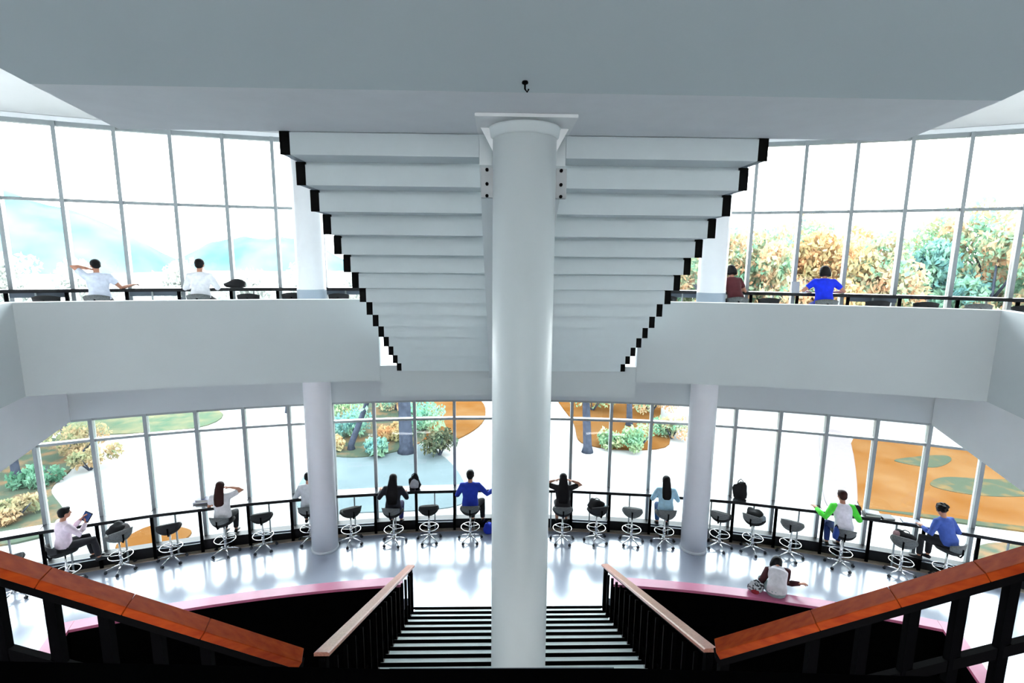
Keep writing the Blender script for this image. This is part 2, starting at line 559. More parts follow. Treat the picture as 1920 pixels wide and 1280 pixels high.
# ------------------------------------------------------------------ upper stair flight (seen from below)
for side, (xa, xb, xs0, xs1, lab) in (('left', (-1.55, -0.17, -1.63, -1.55, 'white stepped underside of the upper stair flight, left half')), ('right', (0.50, 1.94, 1.94, 2.02, 'white stepped underside of the upper stair flight, right half'))):
    pass
st = thing('upper_staircase', 'white upper staircase rising overhead, seen from its stepped underside', 'staircase', (0.19, 7.98, ZU))
L0 = Matrix.Translation((-0.19, -7.98, -ZU))
CAPB = mat('black_end_cap', (0.003, 0.003, 0.003), 0.8, spec=0.1)
SIDEG = mat('grey_side_plate', (0.22, 0.28, 0.33), 0.5)
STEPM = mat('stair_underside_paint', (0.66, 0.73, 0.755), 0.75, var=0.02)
for k in range(15):
    y0 = 3.985 + 0.2855 * k
    zb = 7.255 - 0.1795 * k
    zt = zb + 0.32
    for xa, xb, xo0, xo1 in ((-1.555, -0.16, -1.63, -1.556), (0.49, 1.945, 1.946, 2.02)):
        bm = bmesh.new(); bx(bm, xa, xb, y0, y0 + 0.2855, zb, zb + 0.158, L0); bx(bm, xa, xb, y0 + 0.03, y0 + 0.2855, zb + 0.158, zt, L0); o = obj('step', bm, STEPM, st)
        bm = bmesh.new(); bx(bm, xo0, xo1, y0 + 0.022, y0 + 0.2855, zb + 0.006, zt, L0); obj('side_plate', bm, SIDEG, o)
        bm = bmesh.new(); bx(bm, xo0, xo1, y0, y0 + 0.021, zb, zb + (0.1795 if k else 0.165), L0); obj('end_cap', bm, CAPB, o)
bm = bmesh.new()
pts = [(3.99, 7.20), (8.2, 4.55), (8.2, 4.8), (3.99, 7.42)]
f = [bm.verts.new(L0 @ Vector((-0.158, y, z))) for y, z in pts]; g = [bm.verts.new(L0 @ Vector((0.488, y, z))) for y, z in pts]
bm.faces.new(f); bm.faces.new(g[::-1])
for i in range(4):
    j = (i + 1) % 4
    bm.faces.new((f[i], f[j], g[j], g[i]))
obj('spine_beam', bm, COLM, st)

# ------------------------------------------------------------------ central stairs down to the lower floor
cs = thing('central_staircase', 'pale central staircase with black nosing strips, descending from the landing', 'staircase', (0.19, 8.6, 0))
L1 = Matrix.Translation((-0.19, -8.6, 0))
XL, XR = -1.63, 2.01
NS = 20
for k in range(NS):
    y1 = 8.6 - 0.289 * k
    z1 = 0.1243 * (k + 1)
    bm = bmesh.new(); bx(bm, XL + 0.05, XR - 0.05, y1 - 0.289, y1, z1 - 0.125 if k else 0, z1, L1); o = obj('step', bm, TREAD, cs)
    bm = bmesh.new(); bx(bm, XL + 0.05, XR - 0.05, y1 - 0.066, y1 + 0.004, z1, z1 + 0.004, L1); bx(bm, XL + 0.05, XR - 0.05, y1 + 0.0005, y1 + 0.004, z1 - 0.12, z1, L1); obj('nosing_strip', bm, DEEP, o)
for x0, x1 in ((XL - 0.05, XL + 0.045), (XR - 0.045, XR + 0.05)):
    bm = bmesh.new()
    q = [(8.60, -0.3), (8.60, 0.17), (2.85, 2.63), (2.85, 2.1), (8.0, -0.3)]
    f = [bm.verts.new(L1 @ Vector((x0, y, z))) for y, z in q]; g = [bm.verts.new(L1 @ Vector((x1, y, z))) for y, z in q]
    bm.faces.new(f); bm.faces.new(g[::-1])
    for i in range(5):
        j = (i + 1) % 5
        bm.faces.new((f[i], f[j], g[j], g[i]))
    obj('stringer', bm, DEEP, cs)
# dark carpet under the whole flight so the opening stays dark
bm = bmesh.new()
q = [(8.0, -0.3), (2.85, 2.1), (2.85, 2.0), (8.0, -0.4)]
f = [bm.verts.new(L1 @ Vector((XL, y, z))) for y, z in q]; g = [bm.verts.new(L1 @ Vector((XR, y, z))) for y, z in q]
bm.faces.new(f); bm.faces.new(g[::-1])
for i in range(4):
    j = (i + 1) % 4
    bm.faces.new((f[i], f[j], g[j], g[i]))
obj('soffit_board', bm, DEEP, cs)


def stair_rail(x, xin, label):
    t = thing('stair_railing', label, 'railing', (x, 8.72, 0))
    Lm = Matrix.Translation((-x, -8.72, 0))
    def rz(y): return 0.86 + 0.449 * (8.74 - y)
    bm = bmesh.new()
    v = []
    for (y) in (8.80, 4.25):
        z = rz(y)
        for i, j in ((-0.07, -0.02), (0.07, -0.02), (0.07, 0.012), (0.055, 0.022), (-0.055, 0.022), (-0.07, 0.012)):
            v.append(bm.verts.new(Lm @ Vector((x + i, y, z + j))))
    for i in range(6):
        j = (i + 1) % 6
        bm.faces.new((v[i], v[j], v[6 + j], v[6 + i]))
    bm.faces.new(v[:6]); bm.faces.new(v[6:][::-1])
    obj('handrail', bm, WOOD2, t)
    bm = bmesh.new(); bx(bm, x - 0.035, x + 0.035, 8.68, 8.76, 0.0, rz(8.72) - 0.022, Lm); obj('newel_post', bm, BLACKM, t)
    bm = bmesh.new(); bar(bm, Lm @ Vector((x, 8.66, rz(8.66) - 0.06)), Lm @ Vector((x, 4.25, rz(4.25) - 0.06)), 0.05, 0.03); obj('under_rail', bm, BLACKM, t)
    for k in range(15):
        y = 8.6 - 0.1445 - 0.289 * k
        if y < 4.3: break
        bm = bmesh.new(); bx(bm, xin - 0.02, xin + 0.02, y - 0.012, y + 0.012, 0.1243 * (k + 1) + 0.005, rz(y) - 0.075, Lm); o = obj('baluster', bm, BLACKM, t)
        bm = bmesh.new(); bx(bm, xin - 0.035, xin + 0.035, y - 0.03, y + 0.03, 0.1243 * (k + 1) + 0.0045, 0.1243 * (k + 1) + 0.04, Lm); obj('foot_plate', bm, CHROME, o)
    bm = bmesh.new(); bx(bm, x - 0.035, x + 0.035, 4.27, 4.34, 2.0, rz(4.3) - 0.022, Lm); obj('newel_post', bm, BLACKM, t)
    return t


stair_rail(XL - 0.005, XL + 0.07, 'wooden-topped railing with black balusters on the left side of the central stairs')
stair_rail(XR + 0.005, XR - 0.07, 'wooden-topped railing with black balusters on the right side of the central stairs')

# half landing and the side flights that rise outwards below the camera
bm = bmesh.new(); bx(bm, -2.2, 2.6, 0.9, 2.82, 2.3, 2.49)
struct('floor_landing', bm, DEEP, 'dark half landing at the head of the central stairs')
for s, xs_, lab in ((-1, -0.95, 'dark side stair flight rising to the left below the viewer'), (1, 1.1, 'dark side stair flight rising to the right below the viewer')):
    t = thing('side_staircase', lab, 'staircase', (xs_, 1.7, 2.49))
    for k in range(12):
        bm = bmesh.new()
        a, b = s * 0.26 * k, s * 0.26 * (k + 1)
        bx(bm, min(a, b), max(a, b), -0.6, 0.5, 0.161 * k, 0.161 * (k + 1))
        obj('step', bm, DEEP, t)


def side_rail(A, B, posts, label, flip):
    A, B = Vector(A), Vector(B)
    t = thing('side_railing', label, 'railing', A)
    d = B - A
    n = 4
    E = d * 1.25
    cuts = [0, 0.36, 0.62, 0.88, 1.25]
    for i in range(4):
        p, q = d * cuts[i], d * (cuts[i + 1] - 0.001)
        bm = bmesh.new()
        u = Vector((0, 0, 1))
        bar(bm, p, q, 0.115, 0.05, u)
        bmesh.ops.bevel(bm, geom=bm.edges[:], offset=0.003, segments=1, affect='EDGES')
        o = obj('handrail_section', bm, WOOD, t)
        if i == 0: hr = o
    bm = bmesh.new(); bar(bm, Vector((0, 0, -0.055)), E + Vector((0, 0, -0.055)), 0.085, 0.055); obj('under_rail', bm, BLACKM, t)
    bm = bmesh.new(); bar(bm, Vector((0, 0, -0.49)), E + Vector((0, 0, -0.49)), 0.04, 0.055); obj('middle_rail', bm, BLACKM, t)
    for k in posts:
        p = d * k
        bm = bmesh.new(); bx(bm, p.x - 0.027, p.x + 0.027, p.y - 0.02, p.y + 0.02, p.z - 1.0, p.z - 0.06); obj('post', bm, BLACKM, t)
    return t


side_rail((-1.16, 2.7, 4.17), (-2.44, 2.36, 5.0), (0.03, 0.36, 0.53, 0.70, 0.865, 1.03, 1.2), 'orange-brown wooden handrail on black posts, nearest at the left', False)
side_rail((1.29, 2.65, 4.25), (2.58, 2.24, 5.08), (0.03, 0.36, 0.53, 0.685, 0.83, 0.975, 1.13), 'orange-brown wooden handrail on black posts, nearest at the right', True)

# dark guard wall in front of the viewer and the bridge floor it stands on
t = thing('guard_wall', 'black guard wall along the bottom edge of the view', 'guard wall', (-0.04, 0.95, ZU))
bm = bmesh.new()
v = []
for x, zt in ((-1.12, 0.83), (-0.25, 0.80), (0.30, 0.795), (1.0, 0.765)):
    v.append([bm.verts.new((x + 0.04, -0.05, -1.2)), bm.verts.new((x + 0.04, 0.05, -1.2)), bm.verts.new((x + 0.04, 0.05, zt)), bm.verts.new((x + 0.04, -0.05, zt))])
for A, B in zip(v, v[1:]):
    for i in range(4):
        bm.faces.new((A[i], A[(i + 1) % 4], B[(i + 1) % 4], B[i]))
bm.faces.new(v[0]); bm.faces.new(v[-1][::-1])
obj('wall_panel', bm, DEEP, t)
bm = bmesh.new(); bar(bm, (-0.20, 0.055, 0.792), (0.30, 0.055, 0.789), 0.006, 0.004); obj('edge_strip', bm, SLATE, t)
bm = bmesh.new(); bx(bm, -3, 3.2, -6, 0.89, 4.6, ZU - 0.001)
struct('floor_bridge', bm, DEEP, 'dark bridge floor under the viewer')

# ------------------------------------------------------------------ window counters
def counter(i, z, upper, label, group):
    """straight table spanning two bays in front of the glass"""
    r = RG - 0.25
    a = Vector((*pol(r, amull(i)), z)); b = Vector((*pol(r, amull(i + 2)), z))
    L = (b - a).length
    ang = math.atan2(b.y - a.y, b.x - a.x)
    t = thing('window_counter', label, 'counter', a, ang, group)
    w = 0.15
    bm = bmesh.new(); bx(bm, 0.008, L - 0.008, -w, w, 0.995, 1.035); bx(bm, 0.008, L - 0.008, -w, w, 1.035, 1.055, mi=1); obj('tabletop', bm, [BLACK, COUNTERTOP], t)
    bm = bmesh.new(); bx(bm, 0.008, L - 0.008, -w - 0.014, -w - 0.001, 0.990, 1.057); obj('front_edge', bm, BLACK, t)
    for k, x in enumerate((0.03, L * 0.25, L * 0.5, L * 0.75)):
        h = 0.03 if k in (0, 2) else 0.014
        bm = bmesh.new(); bx(bm, x - h, x + h, -w + 0.01, -w + 0.045, 0.192 if False else 0.0, 0.994); obj('leg', bm, BLACKM if k in (0, 2) else FRAME, t)
    bm = bmesh.new(); bx(bm, 0.07, L * 0.5 - 0.04, -w + 0.012, -w + 0.04, 0.27, 0.30); bx(bm, 0.07, L * 0.5 - 0.04, -w + 0.012, -w + 0.04, 0.225, 0.24); obj('foot_rail', bm, SLATE, t)
    if upper and (i % 4 == 2 or i == 0):
        bm = bmesh.new(); bx(bm, 0.07, L * 0.5 - 0.04, -w + 0.05, -w + 0.07, 0.90, 1.018); obj('modesty_panel', bm, SLATE, t)
    return t


ci = 0
for up in (0, 1):
    for n_, i in enumerate(range(-2, 23, 2)):
        counter(i, ZU if up else 0, up, 'black-edged %s-level window counter, %s from the left' % ('upper' if up else 'lower', ORD[n_]), 'window counters on the %s level' % ('upper' if up else 'lower'))

# ------------------------------------------------------------------ drafting stools
def make_stool(seat_m, back_m, label):
    t = thing('drafting_stool', label, 'stool')
    # dished seat pad
    bm = bmesh.new()
    prof = [(0.02, 0.685), (0.12, 0.685), (0.21, 0.70), (0.24, 0.735), (0.23, 0.775), (0.18, 0.787), (0.02, 0.775)]
    lathe(bm, prof, 24)
    for v in bm.verts:
        v.co.z += 0.045 * (v.co.x / 0.22) ** 2
        v.co.y *= 0.93
    obj('seat', bm, seat_m, t, True)
    bm = bmesh.new()
    n = 12
    g = []
    for k in range(n + 1):
        a = math.radians(-52 + 104 * k / n)
        col = []
        for z, rr in ((0.79, 0.232), (0.87, 0.242), (0.97, 0.252)):
            e = 0.02 * (abs(k - n / 2) / (n / 2)) ** 3
            zz = 0.875 + (z - 0.875) * (1 - 0.45 * (abs(k - n / 2) / (n / 2)) ** 2)
            for dr in (0, 0.022):
                col.append(bm.verts.new((math.sin(a) * (rr + dr), -math.cos(a) * (rr + dr), zz)))
        g.append(col)
    for A, B in zip(g, g[1:]):
        for i, j in ((0, 2), (2, 4), (4, 5), (5, 3), (3, 1), (1, 0)):
            bm.faces.new((A[i], A[j], B[j], B[i]))
    for col in (g[0], g[-1]):
        bm.faces.new([col[i] for i in (0, 2, 4, 5, 3, 1)])
    back = obj('backrest', bm, back_m, t, True)
    bm = bmesh.new(); loft(bm, [(0, -0.1, 0.70), (0, -0.24, 0.70), (0, -0.275, 0.78), (0, -0.268, 0.88)], 0.016, 8); obj('back_bracket', bm, BLACKM, t, True)
    bm = bmesh.new(); lathe(bm, [(0.028, 0.10), (0.028, 0.44), (0.018, 0.45), (0.018, 0.70)], 14); obj('gas_column', bm, CHROME, t, True)
    bm = bmesh.new(); ringpipe(bm, 0.215, 0.008, 0.33)
    for k in range(3):
        a = k * 2 * PI / 3 + 0.4
        loft(bm, [(0.03 * math.cos(a), 0.03 * math.sin(a), 0.33), (0.21 * math.cos(a), 0.21 * math.sin(a), 0.33)], 0.008, 6)
    lathe(bm, [(0.034, 0.30), (0.040, 0.33), (0.034, 0.36)], 14)
    obj('foot_ring', bm, CHROME, t, True)
    bm = bmesh.new()
    for k in range(5):
        a = k * 2 * PI / 5 + PI / 2
        ca, sa = math.cos(a), math.sin(a)
        loft(bm, [(0.02 * ca, 0.02 * sa, 0.125), (0.15 * ca, 0.15 * sa, 0.105), (0.28 * ca, 0.28 * sa, 0.075)], [(0.024, 0.018), (0.018, 0.014), (0.012, 0.01)], 8, Vector((-sa, ca, 0)))
    lathe(bm, [(0.045, 0.095), (0.048, 0.12), (0.035, 0.15)], 14)
    obj('star_base', bm, CHROME, t, True)
    for k in range(5):
        a = k * 2 * PI / 5 + PI / 2
        ca, sa = math.cos(a), math.sin(a)
        bm = bmesh.new()
        for off in (-0.014, 0.014):
            c = Vector((0.275 * ca, 0.275 * sa, 0.029)) + Vector((-sa, ca, 0)) * off
            loft(bm, [c - Vector((-sa, ca, 0)) * 0.009, c + Vector((-sa, ca, 0)) * 0.009], 0.029, 12, Vector((0, 0, 1)))
        loft(bm, [(0.275 * ca, 0.275 * sa, 0.03), (0.275 * ca, 0.275 * sa, 0.072)], 0.009, 6)
        obj('caster', bm, RUBBER, t)
    return t


proto = {'b': make_stool(SEATB, SEATB, 'x'), 'g': make_stool(SEATG, SEATG, 'x'), 'm': make_stool(SEATB, SEATG, 'x')}
used = set()


def radial(x, y):
    return -math.atan2(x, y - CY)


def stool(kind, x, y, turn, label, z=0.0, group='drafting stools at the lower window counter'):
    if kind not in used:
        used.add(kind); o = proto[kind]
    else:
        o = copy_tree(proto[kind])
    o.location = (x, y, z)
    o.rotation_euler = (0, 0, radial(x, y) + math.radians(turn))
    o['label'] = label
    o['group'] = group
    return o


ST = [('m', -9.32, 9.15, 20, 'grey and black drafting stool at the far left end, behind the wooden handrail'),
      ('b', -8.56, 9.49, -55, 'black drafting stool under the person in a pale pink sweater'),
      ('g', -7.90, 10.02, 35, 'drafting stool with a bundled dark jacket, second from the pink-sweater person'),
      ('b', -7.05, 10.32, 10, 'black empty drafting stool between the jacket-laden stool and the red-haired reader'),
      ('m', -6.06, 10.62, -15, 'black drafting stool under the white-shirted reader with reddish hair'),
      ('b', -5.30, 10.78, 8, 'empty black drafting stool just left of the left column'),
      ('m', -4.36, 11.09, 0, 'drafting stool half hidden behind the left column'),
      ('b', -3.40, 11.02, 25, 'black drafting stool just right of the left column'),
      ('m', -2.42, 11.02, -12, 'drafting stool under the long-haired reader in black beside the striped bag'),
      ('b', -1.62, 11.12, 4, 'empty black drafting stool between the black-clad reader and the blue sweater'),
      ('m', -0.66, 11.12, 0, 'drafting stool with a grey backrest under the person in a blue sweater'),
      ('m', 1.49, 11.05, 0, 'drafting stool under the black-clad reader just right of the middle column'),
      ('b', 2.29, 11.06, 20, 'drafting stool carrying a lumpy black bag'),
      ('g', 3.10, 10.98, -8, 'empty grey drafting stool between the black bag and the pale blue shirt'),
      ('g', 3.84, 10.90, 6, 'grey drafting stool under the reader in a pale blue shirt'),
      ('m', 5.08, 10.76, -25, 'drafting stool half hidden behind the right column'),
      ('m', 5.77, 10.60, -30, 'drafting stool with a dark jacket draped on it, right of the right column'),
      ('g', 6.50, 10.36, -22, 'empty grey drafting stool turned sideways, left of the white and green shirt'),
      ('m', 7.40, 10.00, -8, 'drafting stool under the person in white and green'),
      ('g', 8.46, 9.66, -20, 'drafting stool with a black bag, between the white-green shirt and the blue jacket'),
      ('m', 9.20, 9.42, 35, 'drafting stool under the curly-haired person in a blue jacket')]
for s in ST: stool(*s)
UG = 'drafting stools at the upper window counter'
for kind, x, y, tr, lab in (('m', -7.72, 10.05, 0, 'upper-level stool under the reader leaning with a raised elbow'),
                            ('b', -8.45, 9.80, 0, 'black stool at the left end of the upper counter'),
                            ('m', -6.07, 10.52, 0, 'upper-level stool under the short-haired reader in white'),
                            ('b', -5.17, 10.72, 0, 'upper-level black stool left of the left column'),
                            ('b', -4.42, 11.08, 0, 'upper-level stool half hidden by the left column'),
                            ('b', -3.42, 11.02, 0, 'upper-level stool between the left column and the stairs'),
                            ('b', 3.60, 11.02, 0, 'upper-level stool between the stairs and the right column'),
                            ('g', 5.05, 10.80, 0, 'upper-level stool under the dark-clad reader beside the right column'),
                            ('b', 5.62, 10.62, 0, 'upper-level black stool between the right column and the blue shirt'),
                            ('g', 6.66, 10.33, 0, 'upper-level grey stool under the person in a bright blue shirt'),
                            ('b', 7.55, 10.10, 0, 'upper-level black stool right of the bright blue shirt'),
                            ('b', 8.30, 9.82, 0, 'upper-level black stool, third from the right end'),
                            ('g', 9.05, 9.50, 0, 'upper-level grey stool next to last at the right end'),
                            ('b', 9.60, 9.15, 0, 'last black stool at the right end of the upper counter')):
    stool(kind, x, y, tr, lab, ZU, UG)

# ------------------------------------------------------------------ people


def ik(Sh, T, l1, l2, pole):
    Sh, T = Vector(Sh), Vector(T)
    d = T - Sh
    L = min(d.length, (l1 + l2) * 0.999)
    dn = d.normalized()
    T = Sh + dn * L
    a = (l1 * l1 - l2 * l2 + L * L) / (2 * L)
    h = math.sqrt(max(0, l1 * l1 - a * a))
    p = Vector(pole) - dn * Vector(pole).dot(dn)
    p.normalize()
    return Sh + dn * a + p * h, T


def remeshed(bm, vox, sm=2):
    me = bpy.data.meshes.new('t'); bm.to_mesh(me); bm.free()
    o = bpy.data.objects.new('t', me); C.objects.link(o)
    r = o.modifiers.new('r', 'REMESH'); r.mode = 'VOXEL'; r.voxel_size = vox; r.use_smooth_shade = True
    s = o.modifiers.new('s', 'SMOOTH'); s.iterations = sm; s.factor = 0.5
    dg = bpy.context.evaluated_depsgraph_get()
    out = bpy.data.meshes.new_from_object(o.evaluated_get(dg))
    bpy.data.objects.remove(o); bpy.data.meshes.remove(me)
    out.materials.clear()
    return out


def smooth_obj(name, me, m, parent):
    for p in me.polygons: p.use_smooth = True
    me.name = name
    return link(name, me, m, parent)


def person(label, loc, turn, z=0.0, seat=0.785, lean=(0, 0.06), head_dir=(0, 1, -0.35), hands=((-0.2, 0.36, 0.30), (0.2, 0.36, 0.30)),
           hair='short', hair_m=None, top=(0.8, 0.8, 0.85), top_name='white', sleeve_long=True, legs=(0, 0), trouser=(0.01, 0.01, 0.014), tr_name='black',
           sleeve=None, knee_h=0.02, foot=(0.40, -0.43), scale=1.0, poles=None, group=None, bare_legs=False, hunch=0.0):
    """A seated figure facing +Y locally; hands are targets (x, y, z) relative to the seat centre."""
    hair_m = hair_m or HAIR
    rz = radial(loc[0], loc[1]) + math.radians(turn)
    t = thing('person', label, 'person', (loc[0], loc[1], z + seat), rz, group)
    t.scale = (scale, scale, scale)
    lx, ly = lean
    pel = Vector((0, 0.0, 0.10)); spi = Vector((lx * 0.35, 0.01 + ly * 0.3, 0.26)); che = Vector((lx * 0.8, 0.0 + ly * 0.8, 0.42)); shc = Vector((lx, ly, 0.54))
    spi.z -= 0.03 * hunch; che.z -= 0.10 * hunch; shc.z -= 0.19 * hunch
    nk = shc + Vector((lx * 0.15, 0.015 + 0.04 * hunch, 0.07 - 0.05 * hunch))
    hd = Vector(head_dir).normalized()
    hc = nk + Vector((lx * 0.2, 0.02 + 0.08 * hunch, 0.115 - 0.09 * hunch)) + hd * 0.02
    # head frame
    fy = hd; fx = fy.cross(Vector((0, 0, 1))).normalized(); fz = fx.cross(fy)
    HM = Matrix((fx, fy, fz)).transposed().to_4x4()
    def H(x, y, z_): return hc + fx * x + fy * y + fz * z_
    bm = bmesh.new()
    loft(bm, [pel + Vector((0, 0, -0.08)), pel, spi, che, shc + Vector((0, 0, -0.02)), shc + Vector((0, 0, 0.035))],
         [(0.14, 0.10), (0.165, 0.115), (0.135, 0.095), (0.165, 0.108), (0.175, 0.085), (0.07, 0.055)], 16)
    loft(bm, [shc + Vector((0, 0, -0.03)), nk, H(0, -0.01, -0.03)], [0.062, 0.05, 0.052], 12)
    ball(bm, H(0, -0.008, 0.02), (0.076, 0.095, 0.092), 16, HM)
    ball(bm, H(0, 0.035, -0.045), (0.052, 0.055, 0.058), 12, HM)
    loft(bm, [H(0, 0.085, 0.02), H(0, 0.108, -0.02)], [0.009, 0.015], 8)
    for s in (-1, 1): ball(bm, H(s * 0.078, -0.005, -0.008), (0.012, 0.02, 0.03), 8, HM)
    sh, el, wr = [], [], []
    for q, s in enumerate((-1, 1)):
        S0 = shc + Vector((s * 0.17, 0, -0.025))
        pole = poles[q] if poles else (s * 0.6, -0.25, -1.0)
        e, w_ = ik(S0, hands[q], 0.29, 0.26, pole)
        sh.append(S0); el.append(e); wr.append(w_)
        loft(bm, [shc + Vector((s * 0.08, 0, -0.03)), S0, (S0 + e) / 2, e, e.lerp(w_, 0.35), w_], [0.058, 0.056, 0.046, 0.037, 0.038, 0.026], 10, Vector((0, 1, 0.2)))
    kn, an = [], []
    for q, s in enumerate((-1, 1)):
        hp = pel + Vector((s * 0.085, 0, -0.03))
        tgt = Vector((s * 0.11 + legs[0], foot[0], foot[1]))
        kk, aa = ik(hp, tgt, 0.43, 0.42, (legs[0] * 1.5 + s * 0.12, 1.0, 0.8 + knee_h))
        kn.append(kk); an.append(aa)
        loft(bm, [hp, hp.lerp(kk, 0.5), kk, kk.lerp(aa, 0.35), aa], [0.085, 0.075, 0.056, 0.056, 0.036], 12, Vector((1, 0, 0.1)))
    me = remeshed(bm, 0.0125)
    # feet and hands join the same body mesh
    bb = bmesh.new(); bb.from_mesh(me); bpy.data.meshes.remove(me)
    for q, s in enumerate((-1, 1)):
        w_ = wr[q]; d = (w_ - el[q]).normalized()
        side = d.cross(Vector((0, 0, 1)))
        if side.length < 0.2: side = Vector((s, 0, 0))
        side.normalize(); up = side.cross(d)
        loft(bb, [w_ - d * 0.02, w_ + d * 0.03, w_ + d * 0.085], [(0.024, 0.018), (0.038, 0.017), (0.040, 0.013)], 10, side)
        for k, (o_, ln) in enumerate(((-0.030, 0.062), (-0.010, 0.076), (0.010, 0.072), (0.029, 0.056))):
            b0 = w_ + d * 0.078 + side * o_
            loft(bb, [b0, b0 + d * ln * 0.45 - up * 0.004, b0 + d * ln * 0.75 - up * 0.018, b0 + d * ln * 0.92 - up * 0.034], [0.0092, 0.0088, 0.008, 0.006], 6, side)
        b0 = w_ + d * 0.03 - side * s * 0.030
        loft(bb, [b0, b0 - side * s * 0.026 + d * 0.03 - up * 0.006, b0 - side * s * 0.032 + d * 0.062 - up * 0.014], [0.012, 0.0105, 0.008], 6, side)
    me = bpy.data.meshes.new('body'); bb.to_mesh(me); bb.free()
    smooth_obj('body', me, SKIN, t)
    # face details
    bm = bmesh.new()
    for s in (-1, 1): ball(bm, H(s * 0.032, 0.080, 0.012), (0.012, 0.009, 0.008), 8, HM)
    obj('eyes', bm, EYEM, t, True)
    bm = bmesh.new(); ball(bm, H(0, 0.085, -0.055), (0.022, 0.008, 0.007), 8, HM); obj('mouth', bm, LIPM, t, True)
    # shirt
    tm = cloth(top_name + '_top', top)
    sm = tm if sleeve is None else cloth(sleeve[0], sleeve[1])
    bm = bmesh.new()
    loft(bm, [pel + Vector((0, 0, -0.035)), pel + Vector((0, 0, 0.05)), spi, che, shc + Vector((0, 0, -0.015)), shc + Vector((0, 0, 0.03)), shc + Vector((0, 0, 0.05))],
         [(0.182, 0.135), (0.178, 0.13), (0.160, 0.118), (0.182, 0.124), (0.192, 0.102), (0.12, 0.076), (0.072, 0.06)], 18)
    if sleeve is None:
        for q, s in enumerate((-1, 1)):
            end = wr[q] - (wr[q] - el[q]) * (0.10 if sleeve_long else 1)
            P_ = [shc + Vector((s * 0.08, 0, -0.03)), sh[q], (sh[q] + el[q]) / 2, el[q].lerp(sh[q], 0.0 if sleeve_long else 0.35)]
            Rr = [0.072, 0.072, 0.062, 0.054]
            if sleeve_long: P_ += [el[q].lerp(wr[q], 0.4), end]; Rr += [0.052, 0.038]
            loft(bm, P_, Rr, 12, Vector((0, 1, 0.2)))
    me = remeshed(bm, 0.015)
    smooth_obj('shirt', me, tm, t)
    if sleeve is not None:
        for q, s in enumerate((-1, 1)):
            bm = bmesh.new(); loft(bm, [sh[q] + Vector((-s * 0.05, 0, 0)), sh[q], (sh[q] + el[q]) / 2, el[q], el[q].lerp(wr[q], 0.4), wr[q]], [0.066, 0.074, 0.064, 0.056, 0.056, 0.040], 12, Vector((0, 1, 0.2)))
            obj('sleeve', bm, sm, t, True)
    # trousers
    bm = bmesh.new()
    loft(bm, [pel + Vector((0, 0, -0.10)), pel + Vector((0, 0, -0.02)), pel + Vector((0, 0, 0.04))], [(0.155, 0.12), (0.18, 0.13), (0.172, 0.125)], 16)
    for q, s in enumerate((-1, 1)):
        hp = pel + Vector((s * 0.085, 0, -0.03))
        e_ = kn[q].lerp(an[q], 0.92 if not bare_legs else 0.05)
        loft(bm, [hp, hp.lerp(kn[q], 0.5), kn[q], kn[q].lerp(e_, 0.5), e_], [0.10, 0.088, 0.070, 0.064, 0.054], 12, Vector((1, 0, 0.1)))
    me = remeshed(bm, 0.016)
    smooth_obj('trousers' if not bare_legs else 'shorts', me, cloth(tr_name + '_trousers', trouser), t)
    for q, s in enumerate((-1, 1)):
        a_ = an[q]
        fd = Vector((legs[0] * 0.8, 1, -0.12)).normalized()
        bm = bmesh.new(); loft(bm, [a_ - fd * 0.06 + Vector((0, 0, -0.045)), a_ + Vector((0, 0, -0.03)), a_ + fd * 0.10 + Vector((0, 0, -0.05)), a_ + fd * 0.17 + Vector((0, 0, -0.062)), a_ + fd * 0.195 + Vector((0, 0, -0.066))],
                               [(0.03, 0.03), (0.042, 0.05), (0.045, 0.032), (0.038, 0.024), (0.015, 0.012)], 10, Vector((1, 0, 0)))
        obj('shoe', bm, BLACK, t, True)
    # hair
    bm = bmesh.new()
    if hair == 'short':
        ball(bm, H(0, -0.022, 0.040), (0.089, 0.100, 0.090), 16, HM)
        ball(bm, H(0, -0.050, -0.005), (0.078, 0.062, 0.075), 14, HM)
        ball(bm, H(0, 0.035, 0.095), (0.062, 0.05, 0.03), 12, HM)
    elif hair == 'curly':
        rnd = random.Random(3)
        ball(bm, H(0, -0.02, 0.035), (0.098, 0.105, 0.095), 16, HM)
        for k in range(46):
            a, b = rnd.uniform(0, 2 * PI), rnd.uniform(-0.5, 1.4)
            v = Vector((math.cos(a) * math.cos(b), math.sin(a) * math.cos(b), math.sin(b)))
            if v.y > 0.35 and v.z < 0.5: continue
            ball(bm, H(v.x * 0.10, -0.02 + v.y * 0.105, 0.035 + v.z * 0.095), rnd.uniform(0.02, 0.034), 6)
    elif hair == 'bob':
        ball(bm, H(0, -0.020, 0.035), (0.095, 0.104, 0.092), 16, HM)
        loft(bm, [H(0, -0.035, 0.03), H(0, -0.04, -0.05), H(0, -0.035, -0.11)], [(0.098, 0.085), (0.112, 0.078), (0.108, 0.06)], 14, fx)
    else:   # long
        ball(bm, H(0, -0.022, 0.038), (0.090, 0.102, 0.092), 16, HM)
        bk = shc + Vector((0, -0.13, -0.02))
        e1 = che + Vector((0, -0.145, -0.02)); e2 = spi + Vector((0, -0.135, 0.02 if hair == 'long' else -0.06))
        top_ = H(0, -0.045, 0.02)
        if hair == 'long':
            loft(bm, [top_, H(0, -0.07, -0.06), bk, e1, e1.lerp(e2, 0.35)], [(0.088, 0.06), (0.095, 0.055), (0.105, 0.038), (0.10, 0.03), (0.06, 0.018)], 14, fx)
        else:
            loft(bm, [top_, H(0, -0.07, -0.06), bk, e1, e2], [(0.088, 0.06), (0.10, 0.058), (0.13, 0.042), (0.135, 0.036), (0.11, 0.02)], 14, fx)
    me = remeshed(bm, 0.011, 1)
    smooth_obj('hair', me, hair_m, t)
    return t


